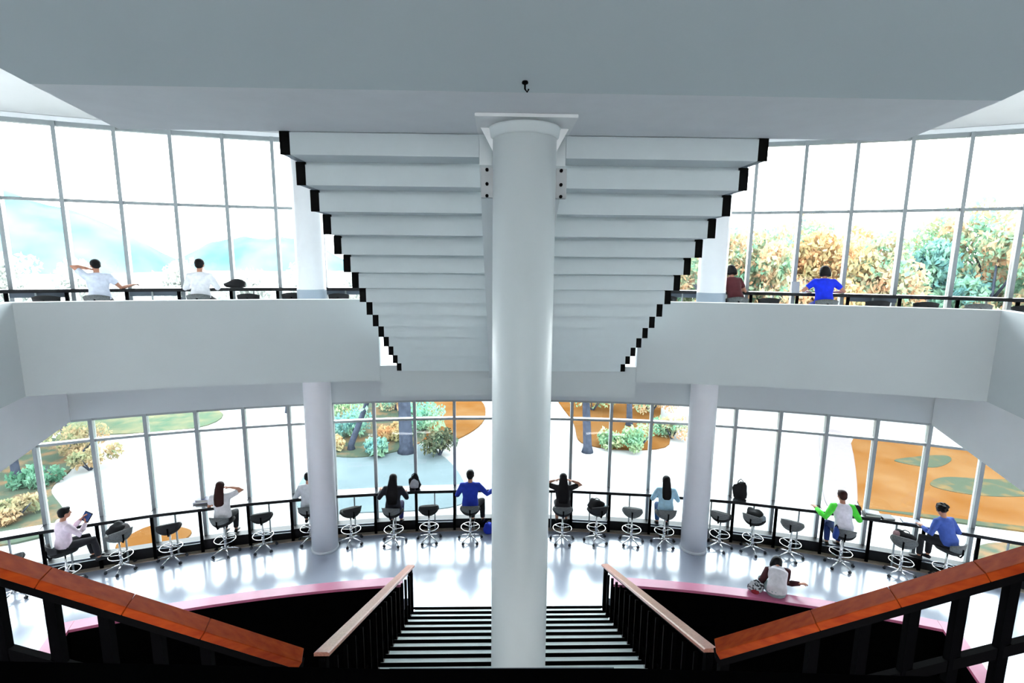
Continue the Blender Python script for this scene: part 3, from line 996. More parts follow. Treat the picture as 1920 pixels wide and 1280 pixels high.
PPL = 'seated readers at the lower window counter'
person('person in a pale pink sweater and black trousers holding up a dark blue tablet', (-8.56, 9.49), -50, hair='short', top=(0.80, 0.66, 0.74), top_name='pale_pink',
       hands=((0.02, 0.33, 0.50), (0.18, 0.33, 0.47)), foot=(0.48, -0.38), legs=(0.05, 0), lean=(0.0, 0.03), head_dir=(0.1, 1, -0.1), group=PPL)
person('reader with long dark red hair, white shirt and one raised arm', (-6.06, 10.62), -5, hair='long', hair_m=HAIRR, top=(0.82, 0.8, 0.82), top_name='white',
       hands=((-0.2, 0.36, 0.30), (0.13, 0.20, 0.66)), poles=((-0.6, -0.2, -1), (1, 0.3, 0.2)), sleeve_long=False, lean=(-0.04, 0.08), group=PPL)
person('person in a pale grey shirt almost hidden behind the left column', (-4.36, 11.09), 5, hair='short', top=(0.62, 0.64, 0.68), top_name='pale_grey', lean=(0.0, 0.10), head_dir=(0.2, 1, -0.6), group=PPL)
person('reader in black with long black hair beside a black and white bag', (-2.42, 11.02), -4, hair='verylong', top=(0.012, 0.012, 0.02), top_name='black',
       hands=((-0.34, 0.34, 0.34), (0.24, 0.34, 0.30)), trouser=(0.015, 0.02, 0.12), tr_name='navy', group=PPL)
person('short-haired person in a royal blue sweater stretching one arm along the counter', (-0.66, 11.12), 0, hair='short', top=(0.012, 0.04, 0.42), top_name='royal_blue',
       hands=((-0.18, 0.34, 0.32), (0.56, 0.22, 0.36)), legs=(0.16, 0), foot=(0.34, -0.42), lean=(0.0, 0.04), head_dir=(0.1, 1, -0.15), scale=1.07, group=PPL)
person('reader in black with very long black hair and both hands raised to the head', (1.49, 11.05), 0, hair='verylong', top=(0.014, 0.012, 0.014), top_name='jet',
       hands=((-0.20, 0.12, 0.66), (0.20, 0.12, 0.66)), poles=((-1, 0.3, -0.2), (1, 0.3, -0.2)), sleeve_long=False, bare_legs=True, group=PPL)
person('long-haired reader in a pale blue shirt just left of the right column', (3.84, 10.90), 0, hair='long', top=(0.42, 0.66, 0.82), top_name='pale_blue', trouser=(0.04, 0.13, 0.35), tr_name='blue', group=PPL)
person('person with reddish-black hair in a white vest over bright green sleeves', (7.40, 10.00), 8, hair='short', hair_m=HAIRR, top=(0.84, 0.80, 0.88), top_name='white_vest',
       sleeve=('bright_green_sleeves', (0.10, 0.85, 0.06)), hands=((-0.42, 0.30, 0.34), (0.34, 0.30, 0.32)), trouser=(0.01, 0.03, 0.14), tr_name='dark_blue', lean=(-0.02, 0.10), scale=1.05, group=PPL)
person('curly-haired person in a blue jacket leaning over the counter, far right', (9.20, 9.42), 32, hair='curly', top=(0.06, 0.12, 0.46), top_name='jacket_blue',
       hands=((-0.30, 0.36, 0.30), (0.36, 0.28, 0.30)), legs=(-0.10, 0), foot=(0.40, -0.40), lean=(-0.04, 0.14), head_dir=(-0.2, 1, -0.6), group=PPL)
person('person in a white shirt with patterned shorts sitting on the red ledge', (5.12, 8.42), 6, seat=0.46, hair='bob', hair_m=HAIR, top=(0.66, 0.62, 0.66), top_name='greyish_white',
       hands=((-0.10, 0.44, 0.06), (0.46, 0.16, 0.16)), lean=(0.10, 0.28), head_dir=(0.7, 1, -1.0), foot=(0.46, -0.38), hunch=1.0, sleeve=('maroon_sleeves', (0.05, 0.006, 0.01)), trouser=(0.26, 0.32, 0.34), tr_name='patterned_grey', scale=0.98)
UP = 'seated readers at the upper window counter'
person('reader in white on the upper gallery leaning left with a bare elbow raised', (-7.72, 10.05), 12, z=ZU, hair='short', top=(0.74, 0.78, 0.92), top_name='cool_white',
       hands=((-0.14, 0.16, 0.66), (0.50, 0.30, 0.33)), poles=((-1.0, -0.1, 0.75), (0.6, -0.3, -1)), sleeve_long=False, lean=(-0.02, 0.12), head_dir=(-0.3, 1, -0.5), group=UP)
person('short-haired reader in a plain white shirt on the upper gallery', (-6.07, 10.52), 0, z=ZU, hair='short', top=(0.88, 0.87, 0.92), top_name='bright_white', lean=(0, 0.05), head_dir=(0, 1, -0.2), scale=1.03, group=UP)
person('reader in a dark red and black top beside the right column on the upper gallery', (5.05, 10.80), 20, z=ZU, hair='bob', top=(0.10, 0.015, 0.02), top_name='dark_red', lean=(-0.03, 0.16), head_dir=(0.2, 1, -0.8), sleeve_long=False, group=UP)
person('person with a black bob in a bright blue shirt on the upper gallery', (6.66, 10.33), 0, z=ZU, hair='bob', top=(0.004, 0.03, 0.80), top_name='bright_blue', sleeve_long=False,
       hands=((-0.24, 0.30, 0.30), (0.24, 0.30, 0.30)), poles=((-1, -0.2, -0.8), (1, -0.2, -0.8)), trouser=(0.01, 0.03, 0.3), tr_name='denim', lean=(0, 0.10), head_dir=(0, 1, -0.5), group=UP)

# ------------------------------------------------------------------ bags, books, tablet
BAGB = cloth('black_bag_cloth', (0.006, 0.006, 0.008))
BAGW = cloth('pale_bag_cloth', (0.6, 0.62, 0.65))
REDC = cloth('dark_red_cloth', (0.28, 0.01, 0.02))


def lumpy(name, r, m, parent, c=(0, 0, 0), seed=1, amp=0.18, n=14):
    rnd = random.Random(seed)
    ph = [rnd.uniform(0, 6) for _ in range(6)]
    bm = bmesh.new()
    ball(bm, (0, 0, 0), 1, n)
    for v in bm.verts:
        x, y, z = v.co
        k = 1 + amp * (math.sin(3 * x + ph[0]) * math.cos(3 * y + ph[1]) + 0.6 * math.sin(5 * z + ph[2] + 2 * x))
        zz = z if z > -0.55 else -0.55
        v.co = Vector((c[0] + x * r[0] * k, c[1] + y * r[1] * k, c[2] + (zz + 0.55) * r[2] * k))
    return obj(name, bm, m, parent, True)


def bag(name, label, loc, r, m, seed=1, strap=True, turn=0, extra=None, cat='bag'):
    t = thing(name, label, cat, loc, radial(loc[0], loc[1]) + math.radians(turn))
    lumpy('body', r, m, t, (0, 0, 0), seed)
    if strap:
        bm = bmesh.new(); h = r[2] * 1.35
        loft(bm, [(-r[0] * 0.5, 0, h * 0.8), (-r[0] * 0.35, 0, h * 1.15), (0, 0, h * 1.3), (r[0] * 0.35, 0, h * 1.15), (r[0] * 0.5, 0, h * 0.8)], 0.011, 6, Vector((0, 1, 0)))
        obj('strap', bm, BAGB, t, True)
    if extra: lumpy('flap', extra[0], extra[1], t, extra[2], seed + 5, 0.1)
    return t


ZC = 1.057
bag('backpack', 'black backpack standing on the lower counter right of the right column', (5.62, 11.06, ZC), (0.145, 0.09, 0.27), BAGB, 3, True, 0)
bag('shoulder_bag', 'black and white shoulder bag on the lower counter beside the black-clad reader', (-2.02, 11.62, ZC), (0.16, 0.09, 0.22), BAGB, 8, True, 0, ((0.10, 0.03, 0.14), BAGW, (0.0, -0.085, 0.04)))
bag('handbag', 'lumpy black bag lying on the stool right of the middle column', (2.27, 11.06, 0.80), (0.19, 0.13, 0.15), BAGB, 5, True, 0, ((0.13, 0.08, 0.07), cloth('pale_cyan_cloth', (0.45, 0.62, 0.68)), (0.13, -0.04, 0.0)))
bag('jacket', 'dark jacket draped over the stool right of the right column', (5.74, 10.58, 0.81), (0.17, 0.15, 0.15), BAGB, 11, False, 10, ((0.12, 0.10, 0.07), cloth('grey_lining', (0.28, 0.32, 0.36)), (0.12, -0.06, -0.01)), 'jacket')
bag('jacket', 'dark jacket with a grey scarf bundled on the stool near the pink sweater', (-7.88, 10.0, 0.81), (0.17, 0.13, 0.15), BAGB, 13, False, 0, ((0.10, 0.08, 0.13), cloth('grey_mottled', (0.16, 0.15, 0.15)), (0.13, -0.02, 0.02)), 'jacket')
bag('satchel', 'black bag on the grey stool left of the blue jacket', (8.44, 9.64, 0.81), (0.19, 0.12, 0.13), BAGB, 17, True, 0, ((0.07, 0.06, 0.12), cloth('red_white_cloth', (0.35, 0.2, 0.22)), (-0.15, -0.02, 0.02)))
bag('duffel_bag', 'dark bag with loose straps lying on the upper counter', (-5.58, 10.98, ZU + ZC), (0.20, 0.11, 0.10), BAGB, 19, True, 20)
bag('grocery_bag', 'blue bag standing on the floor by the kick box, beside the middle column', (-0.22, 11.42, 0.021), (0.14, 0.11, 0.17), cloth('vivid_blue_cloth', (0.02, 0.05, 0.6)), 23, True, 0)
bag('satchel', 'blue-black satchel hanging beside the white and green sleeves', (7.08, 9.78, 0.79), (0.06, 0.09, 0.17), cloth('deep_blue_cloth', (0.01, 0.04, 0.22)), 29, True, 0)
bag('tote_bag', 'small black bag under the pile of books at the right', (7.86, 10.36, ZC), (0.13, 0.10, 0.10), BAGB, 31, True, 0)


def book(label, loc, turn, size, col, group=None, tilt=0.0):
    t = thing('book', label, 'book', loc, radial(loc[0], loc[1]) + math.radians(turn), group)
    w, d, h = size
    cm = mat('cover_%s' % '_'.join('%02d' % int(c * 99) for c in col), col, 0.5)
    bm = bmesh.new(); bx(bm, -w, w, -d, d, 0, 0.004); bx(bm, -w, w, -d, d, h - 0.004, h); bx(bm, -w, -w + 0.004, -d, d, 0.004, h - 0.004); obj('cover', bm, cm, t)
    bm = bmesh.new(); bx(bm, -w + 0.005, w - 0.006, -d + 0.006, d - 0.006, 0.0045, h - 0.0045); obj('pages', bm, mat('paper', (0.8, 0.8, 0.78), 0.8), t)
    return t


bag('tote_bag', 'patterned black and white bag on the red ledge beside the hunched person', (4.80, 8.56, 0.451), (0.13, 0.08, 0.12), mat('patterned_cloth', (0.02, 0.02, 0.025), 0.8, scale=18, col2=(0.5, 0.52, 0.55), thr=(0.48, 0.52)), 37, True, 0, ((0.07, 0.05, 0.05), REDC, (-0.02, -0.07, -0.01)))
BG = 'books lying open or stacked on the lower counter'
book('thick dark book lowest in the pile left of the blue jacket', (8.16, 10.24, ZC), 5, (0.15, 0.105, 0.05), (0.02, 0.02, 0.03), BG)
book('pale grey book on top of the thick dark book', (8.17, 10.24, ZC + 0.051), -8, (0.13, 0.10, 0.025), (0.5, 0.54, 0.6), BG)
book('dark closed book on the counter between the pile and the blue jacket', (8.42, 10.13, ZC), 12, (0.12, 0.10, 0.03), (0.03, 0.03, 0.04), BG)
book('lilac book under a dark one on the counter left of the red-haired reader', (-6.70, 10.95, ZC), 5, (0.15, 0.11, 0.045), (0.45, 0.45, 0.75), BG)
book('dark blue book on top of the lilac book', (-6.64, 10.95, ZC + 0.046), -12, (0.14, 0.105, 0.035), (0.03, 0.03, 0.09), BG)
book('white open book in front of the curly-haired person', (9.00, 9.80, ZC), 0, (0.17, 0.11, 0.02), (0.75, 0.76, 0.8), BG)
t = thing('paper_cup', 'white paper cup on the upper counter left of the bright blue shirt', 'cup', (6.36, 10.55, ZU + ZC))
bm = bmesh.new(); lathe(bm, [(0.035, 0), (0.045, 0.13), (0.043, 0.13), (0.034, 0.004)], 16); obj('cup', bm, mat('white_card', (0.75, 0.76, 0.8), 0.6), t, True)
t = thing('book', 'grey book propped upright beside the bright blue shirt', 'book', (6.22, 10.62, ZU + ZC), radial(6.22, 10.62), BG)
bm = bmesh.new(); bx(bm, -0.075, 0.075, -0.01, 0.01, 0.0, 0.24, Matrix.Rotation(-0.25, 4, 'X')); obj('cover', bm, mat('grey_cover', (0.42, 0.44, 0.5), 0.5), t)
bm = bmesh.new(); bx(bm, -0.07, 0.07, 0.0102, 0.013, 0.005, 0.235, Matrix.Rotation(-0.25, 4, 'X')); obj('pages', bm, MATS['paper'], t)
# laptop by the blue jacket
t = thing('laptop', 'closed grey laptop on the counter beside the blue jacket', 'laptop', (8.80, 9.95, ZC), radial(8.8, 9.95))
bm = bmesh.new(); bx(bm, -0.16, 0.16, -0.11, 0.11, 0, 0.016); bmesh.ops.bevel(bm, geom=bm.edges[:], offset=0.003, segments=1); obj('base', bm, mat('laptop_grey', (0.25, 0.27, 0.33), 0.4, metal=0.5), t)
bm = bmesh.new(); bx(bm, -0.16, 0.16, -0.11, 0.11, 0.0165, 0.024); obj('lid', bm, mat('laptop_lid', (0.35, 0.38, 0.46), 0.35, metal=0.5), t)
# tablet in the hands of the first person
t = thing('tablet', 'dark blue tablet held up by the person in pale pink', 'tablet', (-8.27, 9.76, 1.33), -35 * DEG)
t.rotation_euler = (math.radians(-35), 0, math.radians(-28))
bm = bmesh.new(); bx(bm, -0.135, 0.135, -0.006, 0.006, -0.09, 0.09); bmesh.ops.bevel(bm, geom=bm.edges[:], offset=0.003, segments=1); obj('case', bm, BLACKM, t)
bm = bmesh.new(); bx(bm, -0.12, 0.12, -0.008, -0.0065, -0.075, 0.075); obj('screen', bm, mat('tablet_screen', (0.02, 0.06, 0.22), 0.2), t)

# ------------------------------------------------------------------ outdoors
GZ = -3.0
OUT = 0.088


def omat(name, a, *args, col2=None, f=OUT, **k):
    sc = lambda c: tuple(x * f for x in c)
    return mat(name, sc(a), *args, col2=sc(col2) if col2 else None, spec=0.0, **k)

GROUND = omat('pale_paving', (0.72, 0.72, 0.71), 0.8, f=0.25, var=0.05, scale=0.3)
bm = bmesh.new()
for k in range(1):
    vs = [bm.verts.new((x, y, GZ - 0.02)) for x, y in ((-400, 11.0), (400, 11.0), (400, 600), (-400, 600))]
    bm.faces.new(vs)
struct('ground', bm, GROUND, 'pale sunlit plaza outside the windows')


def patch(name, pts, m, label, cat, z=0.02, bumpy=0.0):
    bm = bmesh.new()
    n = len(pts)
    P_ = []
    for i in range(n):      # rounded outline
        p0, p1, p2, p3 = (Vector(pts[(i + k - 1) % n]) for k in range(4))
        for s in range(6):
            u = s / 6
            P_.append(0.5 * ((2 * p1) + (p2 - p0) * u + (2 * p0 - 5 * p1 + 4 * p2 - p3) * u * u + (3 * p1 - p0 - 3 * p2 + p3) * u ** 3))
    f = [bm.verts.new((p.x, p.y, GZ + z)) for p in P_]
    g = [bm.verts.new((p.x, p.y, GZ - 0.05)) for p in P_]
    bm.faces.new(f)
    for i in range(len(f)):
        j = (i + 1) % len(f)
        bm.faces.new((f[i], g[i], g[j], f[j]))
    o = obj(name, bm, m)
    return tag(o, label, cat, None, 'stuff' if cat == 'grass' else None)


LAWN = omat('orange_dry_lawn', (0.80, 0.31, 0.07), 0.95, var=0.1, scale=0.45, col2=(0.90, 0.48, 0.20), f=0.098)
GRN = omat('grey_green_grass', (0.36, 0.44, 0.30), 0.95, var=0.2, scale=1.4, col2=(0.70, 0.46, 0.20), thr=(0.5, 0.68), f=0.10)
MIXG = omat('green_and_orange_ground', (0.38, 0.50, 0.36), 0.95, var=0.2, scale=1.1, col2=(0.80, 0.52, 0.30), thr=(0.47, 0.60), f=0.10)
ROAD = omat('pale_blue_grey_asphalt', (0.44, 0.56, 0.60), 0.9, f=0.15, var=0.08, scale=0.8)
BLUEG = omat('green_blue_shrub_bed', (0.34, 0.60, 0.40), 0.95, var=0.2, scale=1.5, col2=(0.72, 0.66, 0.40), f=0.11)
patch('lawn', [(19.4, 26.3), (14.1, 18.2), (16.2, 17.65), (18.2, 16.9), (24, 15.0), (33, 15.5), (34, 22), (26, 24.6), (22, 25.6)], LAWN, 'orange dry lawn outside the right windows', 'grass', 0.03)
patch('grass_patch', [(19.2, 23.1), (20.6, 23.6), (22.3, 23.8), (22.0, 23.1), (20.4, 22.3)], GRN, 'small green patch at the far side of the orange lawn', 'grass', 0.05)
patch('grass_patch', [(18.7, 20.4), (20.0, 21.2), (21.8, 21.0), (23.5, 20.8), (23.4, 19.6), (21.0, 19.3), (19.4, 19.6)], GRN, 'large green patch in the middle of the orange lawn', 'grass', 0.05)
patch('grass_patch', [(14.4, 18.3), (16.2, 17.9), (18.3, 17.2), (24, 15.6), (24, 15.1), (18.2, 16.85), (16.2, 17.6)], GRN, 'green rim along the near edge of the orange lawn', 'grass', 0.045)
patch('grass_verge', [(17.2, 15.9), (20, 15.2), (24, 14.0), (24, 12.5), (15.8, 13.2), (15.6, 15.0)], MIXG, 'grey-green verge nearest the right windows', 'grass', 0.03)
patch('road', [(-7.6, 18.4), (-5.0, 18.2), (-1.5, 18.8), (-1.7, 21.5), (-3.0, 24.2), (-4.6, 25.6), (-7.4, 25.6), (-8.6, 22.0)], ROAD, 'pale blue-grey road seen left of the middle column', 'road', 0.02)
patch('planting_bed', [(-9.4, 24.6), (-6.6, 23.6), (-4.2, 25.4), (-4.2, 28.5), (-5.6, 34), (-11.5, 35), (-11.0, 29)], MIXG, 'green and orange planting bed beyond the road', 'grass', 0.06)
patch('grass_verge', [(-3.6, 26.0), (-2.2, 26.2), (-0.9, 29.5), (-1.5, 34), (-5, 34), (-5.2, 27.3)], LAWN, 'orange grass strip beyond the road, near the middle column', 'grass', 0.05)
patch('grass_verge', [(4.6, 25.3), (8.6, 25.0), (9.8, 29.5), (11, 36), (4.5, 37), (4.4, 29)], LAWN, 'orange grass seen right of the middle column', 'grass', 0.04)
patch('grass_strip', [(-23.5, 27.0), (-17.0, 28.0), (-18.0, 31.5), (-26, 31.5)], BLUEG, 'green lawn strip beyond the plaza at the left', 'grass', 0.04)
patch('planting_bed', [(-30, 14.0), (-17.0, 15.8), (-16.0, 17.8), (-18.4, 20.2), (-19.4, 22.5), (-22, 25.8), (-34, 27)], MIXG, 'olive and orange planting area at the far left', 'grass', 0.05)
patch('grass_patch', [(-12.6, 15.8), (-10.9, 16.0), (-10.8, 16.9), (-12.4, 17.2)], LAWN, 'small orange grass patch close to the left windows', 'grass', 0.04)
patch('path', [(19.2, 26.4), (13.9, 18.2), (13.0, 18.6), (15.5, 23.0), (18.4, 27.5)], omat('pale_pink_path', (0.78, 0.68, 0.70), 0.9, f=0.125), 'pale pink path along the left edge of the orange lawn', 'path', 0.035)


def leaf_mesh(name, clusters, n, size, rnd, squash=1.0):
    vs, fs = [], []
    per = max(1, n // len(clusters))
    for (cx, cy, cz, r) in clusters:
        for _ in range(per):
            while True:
                p = Vector((rnd.uniform(-1, 1), rnd.uniform(-1, 1), rnd.uniform(-1, 1)))
                if 0.3 < p.length < 1: break
            c = Vector((cx, cy, cz)) + Vector((p.x * r, p.y * r, p.z * r * squash))
            e = Euler((rnd.uniform(0, PI), rnd.uniform(0, PI), rnd.uniform(0, 6.28))).to_matrix()
            s = size * rnd.uniform(0.6, 1.3)
            b = len(vs)
            for q in ((-0.5, 0, 0), (0, -0.28, 0.06), (0.55, 0, 0), (0, 0.28, 0.06)):
                vs.append(c + e @ Vector(q) * s)
            fs.append((b, b + 1, b + 2, b + 3))
    me = bpy.data.meshes.new(name)
    me.from_pydata(vs, [], fs)
    return me


def leafmat(name, a, b):
    m = omat(name, a, 0.8, var=0.1, scale=0.9, col2=b, thr=(0.4, 0.6), f=0.5)
    n = m.node_tree
    p = n.nodes['Principled BSDF']
    if 'leafy' not in m:
        m['leafy'] = 1
        tr = n.nodes.new('ShaderNodeBsdfTranslucent')
        ad = n.nodes.new('ShaderNodeMixShader')
        ad.inputs[0].default_value = 0.45
        n.links.new(p.inputs['Base Color'].links[0].from_socket, tr.inputs[0])
        n.links.new(p.outputs[0], ad.inputs[1])
        n.links.new(tr.outputs[0], ad.inputs[2])
        n.links.new(ad.outputs[0], n.nodes['Material Output'].inputs[0])
    return m


GREEN1 = leafmat('pale_green_leaves', (0.30, 0.60, 0.36), (0.62, 0.72, 0.40))
ORANGE1 = leafmat('orange_autumn_leaves', (0.80, 0.42, 0.20), (0.66, 0.60, 0.32))
MIX1 = leafmat('green_orange_leaves', (0.32, 0.64, 0.42), (0.84, 0.48, 0.28))
TEAL1 = leafmat('bluish_green_leaves', (0.20, 0.46, 0.46), (0.40, 0.68, 0.46))
BLUE_LEAF = leafmat('green_sea_leaves', (0.24, 0.58, 0.42), (0.44, 0.70, 0.44))
DARKG = leafmat('dark_green_leaves', (0.10, 0.26, 0.16), (0.22, 0.44, 0.30))
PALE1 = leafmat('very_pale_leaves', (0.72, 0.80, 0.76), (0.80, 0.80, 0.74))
BARK = omat('blue_grey_bark', (0.10, 0.12, 0.17), 0.9, var=0.3, scale=5, bump=0.5, f=0.3)


def make_tree(label, loc, h, cr_, m, seed, trunk_r=0.22, n=2600, leaf=0.42, base=0.3, lean=(0, 0), group='trees outside the windows', name='tree'):
    rnd = random.Random(seed)
    t = thing(name, label, 'tree', loc, 0, group)
    hb = h * base
    bm = bmesh.new()
    top_ = Vector((lean[0], lean[1], h * 0.8))
    mid = Vector((lean[0] * 0.3 + rnd.uniform(-.2, .2), lean[1] * 0.3, hb))
    loft(bm, [(0, 0, -0.1), (0, 0, 0.3), mid, mid.lerp(top_, 0.5), top_], [trunk_r * 1.5, trunk_r, trunk_r * 0.8, trunk_r * 0.45, trunk_r * 0.15], 10)
    obj('trunk', bm, BARK, t, True)
    cl = []
    ends = []
    for k in range(7):
        a = k * 2.4 + rnd.uniform(-0.3, 0.3)
        f = rnd.uniform(0.0, 0.7)
        s = mid.lerp(top_, f)
        e = s + Vector((math.cos(a) * cr_ * rnd.uniform(0.45, 0.75), math.sin(a) * cr_ * rnd.uniform(0.45, 0.75), h * rnd.uniform(0.08, 0.22)))
        ends.append(e)
        bm = bmesh.new(); loft(bm, [s, s.lerp(e, 0.5) + Vector((0, 0, h * 0.03)), e], [trunk_r * 0.4, trunk_r * 0.25, trunk_r * 0.08], 7); obj('branch', bm, BARK, t, True)
        cl.append((e.x, e.y, e.z, cr_ * rnd.uniform(0.35, 0.5)))
    for k in range(7):
        a, q = rnd.uniform(0, 6.28), rnd.uniform(0, 0.6)
        cl.append((lean[0] + math.cos(a) * cr_ * q, lean[1] + math.sin(a) * cr_ * q, rnd.uniform(hb + 0.25 * (h - hb), h - cr_ * 0.3), cr_ * rnd.uniform(0.32, 0.5)))
    me = leaf_mesh('crown', cl, n, leaf, rnd)
    o = link('crown', me, m, t); o['kind'] = 'stuff'
    return t


def make_bush(label, loc, r, h, m, seed, n=700, leaf=0.22):
    rnd = random.Random(seed)
    t = thing('bush', label, 'bush', loc, 0, 'bushes outside the windows')
    bm = bmesh.new()
    for k in range(4):
        a = k * 1.7
        loft(bm, [(0, 0, -0.05), (math.cos(a) * r * 0.3, math.sin(a) * r * 0.3, h * 0.35), (math.cos(a) * r * 0.6, math.sin(a) * r * 0.6, h * 0.7)], [0.04, 0.03, 0.01], 6)
    obj('stems', bm, BARK, t)
    cl = [(rnd.uniform(-r, r) * 0.6, rnd.uniform(-r, r) * 0.6, rnd.uniform(0.35, 0.65) * h, h * rnd.uniform(0.3, 0.42)) for _ in range(7)]
    o = link('foliage', leaf_mesh('foliage', cl, n, leaf, rnd), m, t); o['kind'] = 'stuff'
    return t


# autumn trees beyond the upper right windows (tops about four metres above the eye)
TR = [(10.5, 38, 12.2, 3.2, ORANGE1, 'orange autumn tree just right of the stairs, seen through the upper windows'),
      (15.0, 36, 12.8, 3.6, MIX1, 'green and orange tree behind the upper window beside the right column'),
      (18.3, 34, 12.0, 3.2, MIX1, 'pale green tree with orange tufts, left of the bright blue shirt'),
      (21.2, 34, 12.8, 3.4, ORANGE1, 'broad orange tree directly behind the bright blue shirt'),
      (25.0, 33, 12.2, 3.4, MIX1, 'orange and green tree right of the bright blue shirt'),
      (28.5, 33, 11.3, 3.0, TEAL1, 'bluish green tree in the upper right windows'),
      (30.5, 31, 12.6, 3.4, MIX1, 'green tree with warm patches, second from the right edge of the upper windows'),
      (33.5, 29.5, 13.2, 3.8, MIX1, 'green and orange tree at the right edge of the upper windows'),
      (38.0, 29.0, 13.2, 4.0, GREEN1, 'green tree beyond the right edge of the upper windows'),
      (31.0, 36, 12.6, 3.8, GREEN1, 'pale green tree in the second row at the right of the upper windows'),
      (22.5, 40, 13.0, 4.0, MIX1, 'mixed green and orange tree in the second row behind the broad orange tree'),
      (34.0, 35, 14.0, 4.2, MIX1, 'tall tree in the second row near the right edge of the upper windows'),
      (12.0, 44, 12.6, 4.0, MIX1, 'hazy tree in the back row beside the stairs'),
      (17.0, 44, 13.0, 4.0, GREEN1, 'green tree standing behind the first orange trees'),
      (27.0, 42, 13.2, 4.0, ORANGE1, 'orange tree in the second row behind the bluish green tree')]
for k, (x, y, h, c_, m, lab) in enumerate(TR):
    make_tree(lab, (x, y, GZ), h, c_, m, 40 + k, 0.25, 6500, 0.42, 0.18)
make_tree('dark leaning tree beyond the road, left of the middle column', (-7.4, 24.6, GZ), 5.6, 1.9, TEAL1, 70, 0.16, 900, 0.3, 0.35, (1.6, 0.5))
make_tree('tree with a thick blue-grey trunk beyond the road', (-4.6, 24.3, GZ), 6.2, 1.8, DARKG, 71, 0.34, 800, 0.3, 0.62)
make_tree('green tree with a blue-grey trunk right of the middle column', (4.45, 24.4, GZ), 5.4, 2.0, MIX1, 72, 0.22, 1500, 0.28, 0.55)
make_tree('leafy green tree right of the middle column, farther back', (7.6, 28.5, GZ), 5.6, 2.2, GREEN1, 73, 0.18, 1500, 0.3, 0.45)
make_tree('small orange-leaved tree beyond the plaza, left of the left column', (-13.2, 31.0, GZ), 3.4, 1.0, ORANGE1, 74, 0.1, 500, 0.22, 0.4)
make_tree('low olive tree at the far left of the lower windows', (-21.0, 21.5, GZ), 4.6, 2.0, leafmat('olive_leaves', (0.32, 0.36, 0.20), (0.60, 0.42, 0.24)), 75, 0.16, 1600, 0.26, 0.3)
make_tree('second olive tree farther out at the far left of the lower windows', (-22.6, 26.0, GZ), 4.6, 2.2, MATS['olive_leaves'], 76, 0.16, 1600, 0.26, 0.3)
make_bush('round bright green bush right of the middle column', (7.1, 24.6, GZ), 1.0, 1.3, GREEN1, 80)
make_bush('green bush beside the trunk right of the middle column', (5.7, 25.0, GZ), 0.8, 1.0, GREEN1, 81)
make_bush('green bush at the edge of the road, left of the middle column', (-2.9, 23.9, GZ), 0.9, 1.5, BLUEG, 82)
make_bush('orange-green shrub left of the right column', (9.4, 26.4, GZ), 1.0, 1.4, MIX1, 83)
make_bush('orange shrub beyond the road at the left column', (-8.6, 24.6, GZ), 1.0, 1.0, ORANGE1, 84)
make_bush('grey-green shrub in the planting bed beyond the road', (-5.9, 24.0, GZ), 0.9, 0.9, TEAL1, 85)
make_bush('dark shrub in the planting area at the far left', (-19.2, 20.6, GZ), 0.9, 0.9, DARKG, 86)
make_bush('olive shrub nearest the far left windows', (-17.6, 17.8, GZ), 1.0, 0.9, MATS['olive_leaves'], 87)
make_bush('olive-orange shrub at the left edge of the plaza', (-18.4, 22.2, GZ), 1.2, 1.0, MATS['olive_leaves'], 88)
make_bush('low orange shrub in the planting area at the far left', (-20.5, 18.6, GZ), 1.1, 0.9, ORANGE1, 89)

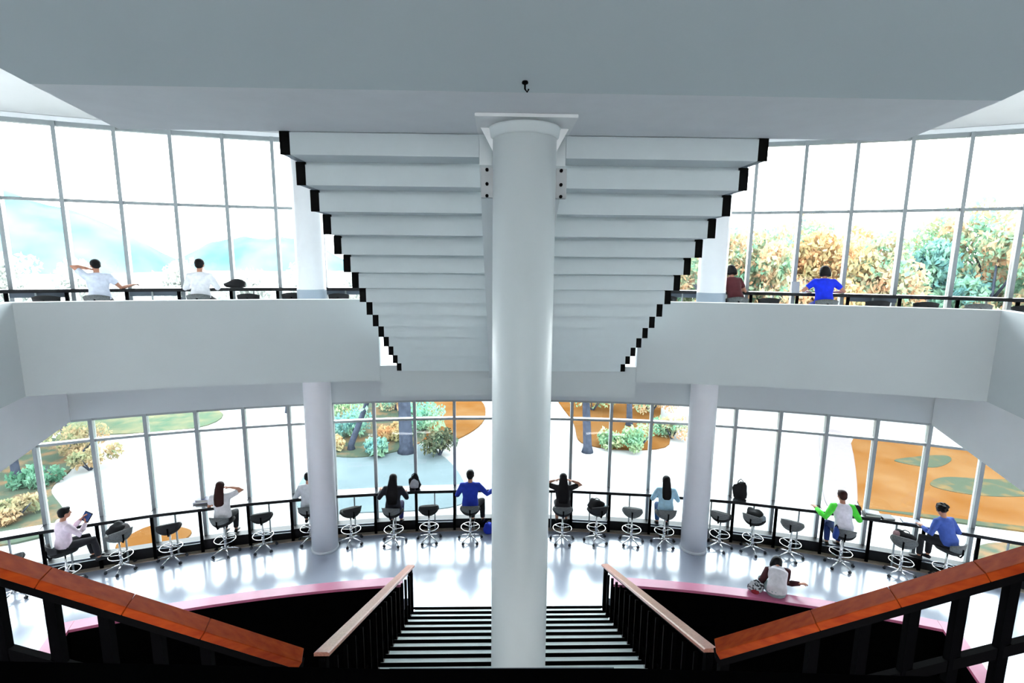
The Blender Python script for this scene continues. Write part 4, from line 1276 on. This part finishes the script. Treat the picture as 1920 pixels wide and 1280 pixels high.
for lab, loc, r, h, m, sd in (
        ('grey-green bush behind the leaning tree', (-7.9, 26.6, GZ), 1.3, 1.6, TEAL1, 201),
        ('orange bush at the foot of the thick-trunked tree', (-5.6, 26.2, GZ), 0.9, 1.0, ORANGE1, 202),
        ('green bush behind the thick-trunked tree', (-4.2, 27.6, GZ), 1.4, 1.9, BLUE_LEAF, 203),
        ('pale bush farther back in the planting bed', (-9.4, 30.0, GZ), 1.6, 1.9, GREEN1, 204),
        ('mixed bush at the back edge of the planting bed', (-6.6, 31.5, GZ), 1.6, 1.9, MIX1, 205),
        ('green hedge-like bush behind the orange grass right of the middle column', (6.0, 31.5, GZ), 1.8, 2.0, GREEN1, 206),
        ('green and orange bush at the back right of the middle column', (9.6, 31.0, GZ), 1.8, 2.1, MIX1, 207),
        ('yellowish bush beside the left planting area', (-20.2, 24.0, GZ), 1.5, 1.5, MATS['olive_leaves'], 208),
        ('teal bush deep in the left planting area', (-23.0, 20.0, GZ), 1.6, 1.6, TEAL1, 209),
        ('green-orange bush at the back of the left planting area', (-24.0, 24.0, GZ), 1.8, 1.9, MIX1, 210),
        ('small green bush at the near corner of the left planting area', (-18.6, 16.2, GZ), 0.9, 0.9, GREEN1, 211)):
    make_bush(lab, loc, r, h, m, sd, 1000, 0.2)

# hills to the left
HILL = omat('haze_tinted_hillside', (0.26, 0.60, 0.68), 1.0, var=0.25, scale=0.03, col2=(0.46, 0.74, 0.82), f=0.20)  # distance haze is tinted into the hillside colour


def hill(name, cx, cy, rx, ry, h, seed, label):
    rnd = random.Random(seed)
    ph = [rnd.uniform(0, 6) for _ in range(8)]
    bm = bmesh.new()
    n = 48
    g = []
    for i in range(n + 1):
        row = []
        for j in range(n // 2 + 1):
            u, v = -1 + 2 * i / n, -1 + 2 * j / (n // 2)
            b = max(0.0, 1 - u * u) ** 0.75 * max(0.0, 1 - v * v)
            z = h * b * (1 + 0.06 * math.sin(6 * u + ph[0]) + 0.03 * math.sin(15 * u + 5 * v + ph[1]) + 0.015 * math.sin(31 * u + 11 * v + ph[2]))
            row.append(bm.verts.new((cx + u * rx, cy + v * ry, GZ - 0.5 + z)))
        g.append(row)
    for i in range(n):
        for j in range(n // 2):
            bm.faces.new((g[i][j], g[i + 1][j], g[i + 1][j + 1], g[i][j + 1]))
    o = obj(name, bm, HILL, None, True)
    o['label'] = label; o['kind'] = 'structure'
    return o


hill('hills', -430, 330, 215, 60, 72, 4, 'wooded hills at the left, tinted pale blue-green for haze')
hill('hills', -188, 420, 66, 50, 27, 6, 'lower haze-tinted hill between the upper window bays left of the left column')
for k, (x, y, h) in enumerate(((-75, 62, 9.5), (-62, 66, 10.5), (-52, 66, 9.0), (-43, 70, 9.8), (-35, 72, 8.6), (-84, 58, 11), (-28, 76, 9.4), (-21, 78, 8.4))):
    make_tree('very pale rounded tree below the hills, %s from the left' % ORD[[6, 5, 7, 4, 3, 2, 1, 0][k] if False else k], (x, y, GZ), h, 4.2, PALE1, 100 + k, 0.25, 1500, 0.7, 0.2, group='pale trees below the hills')
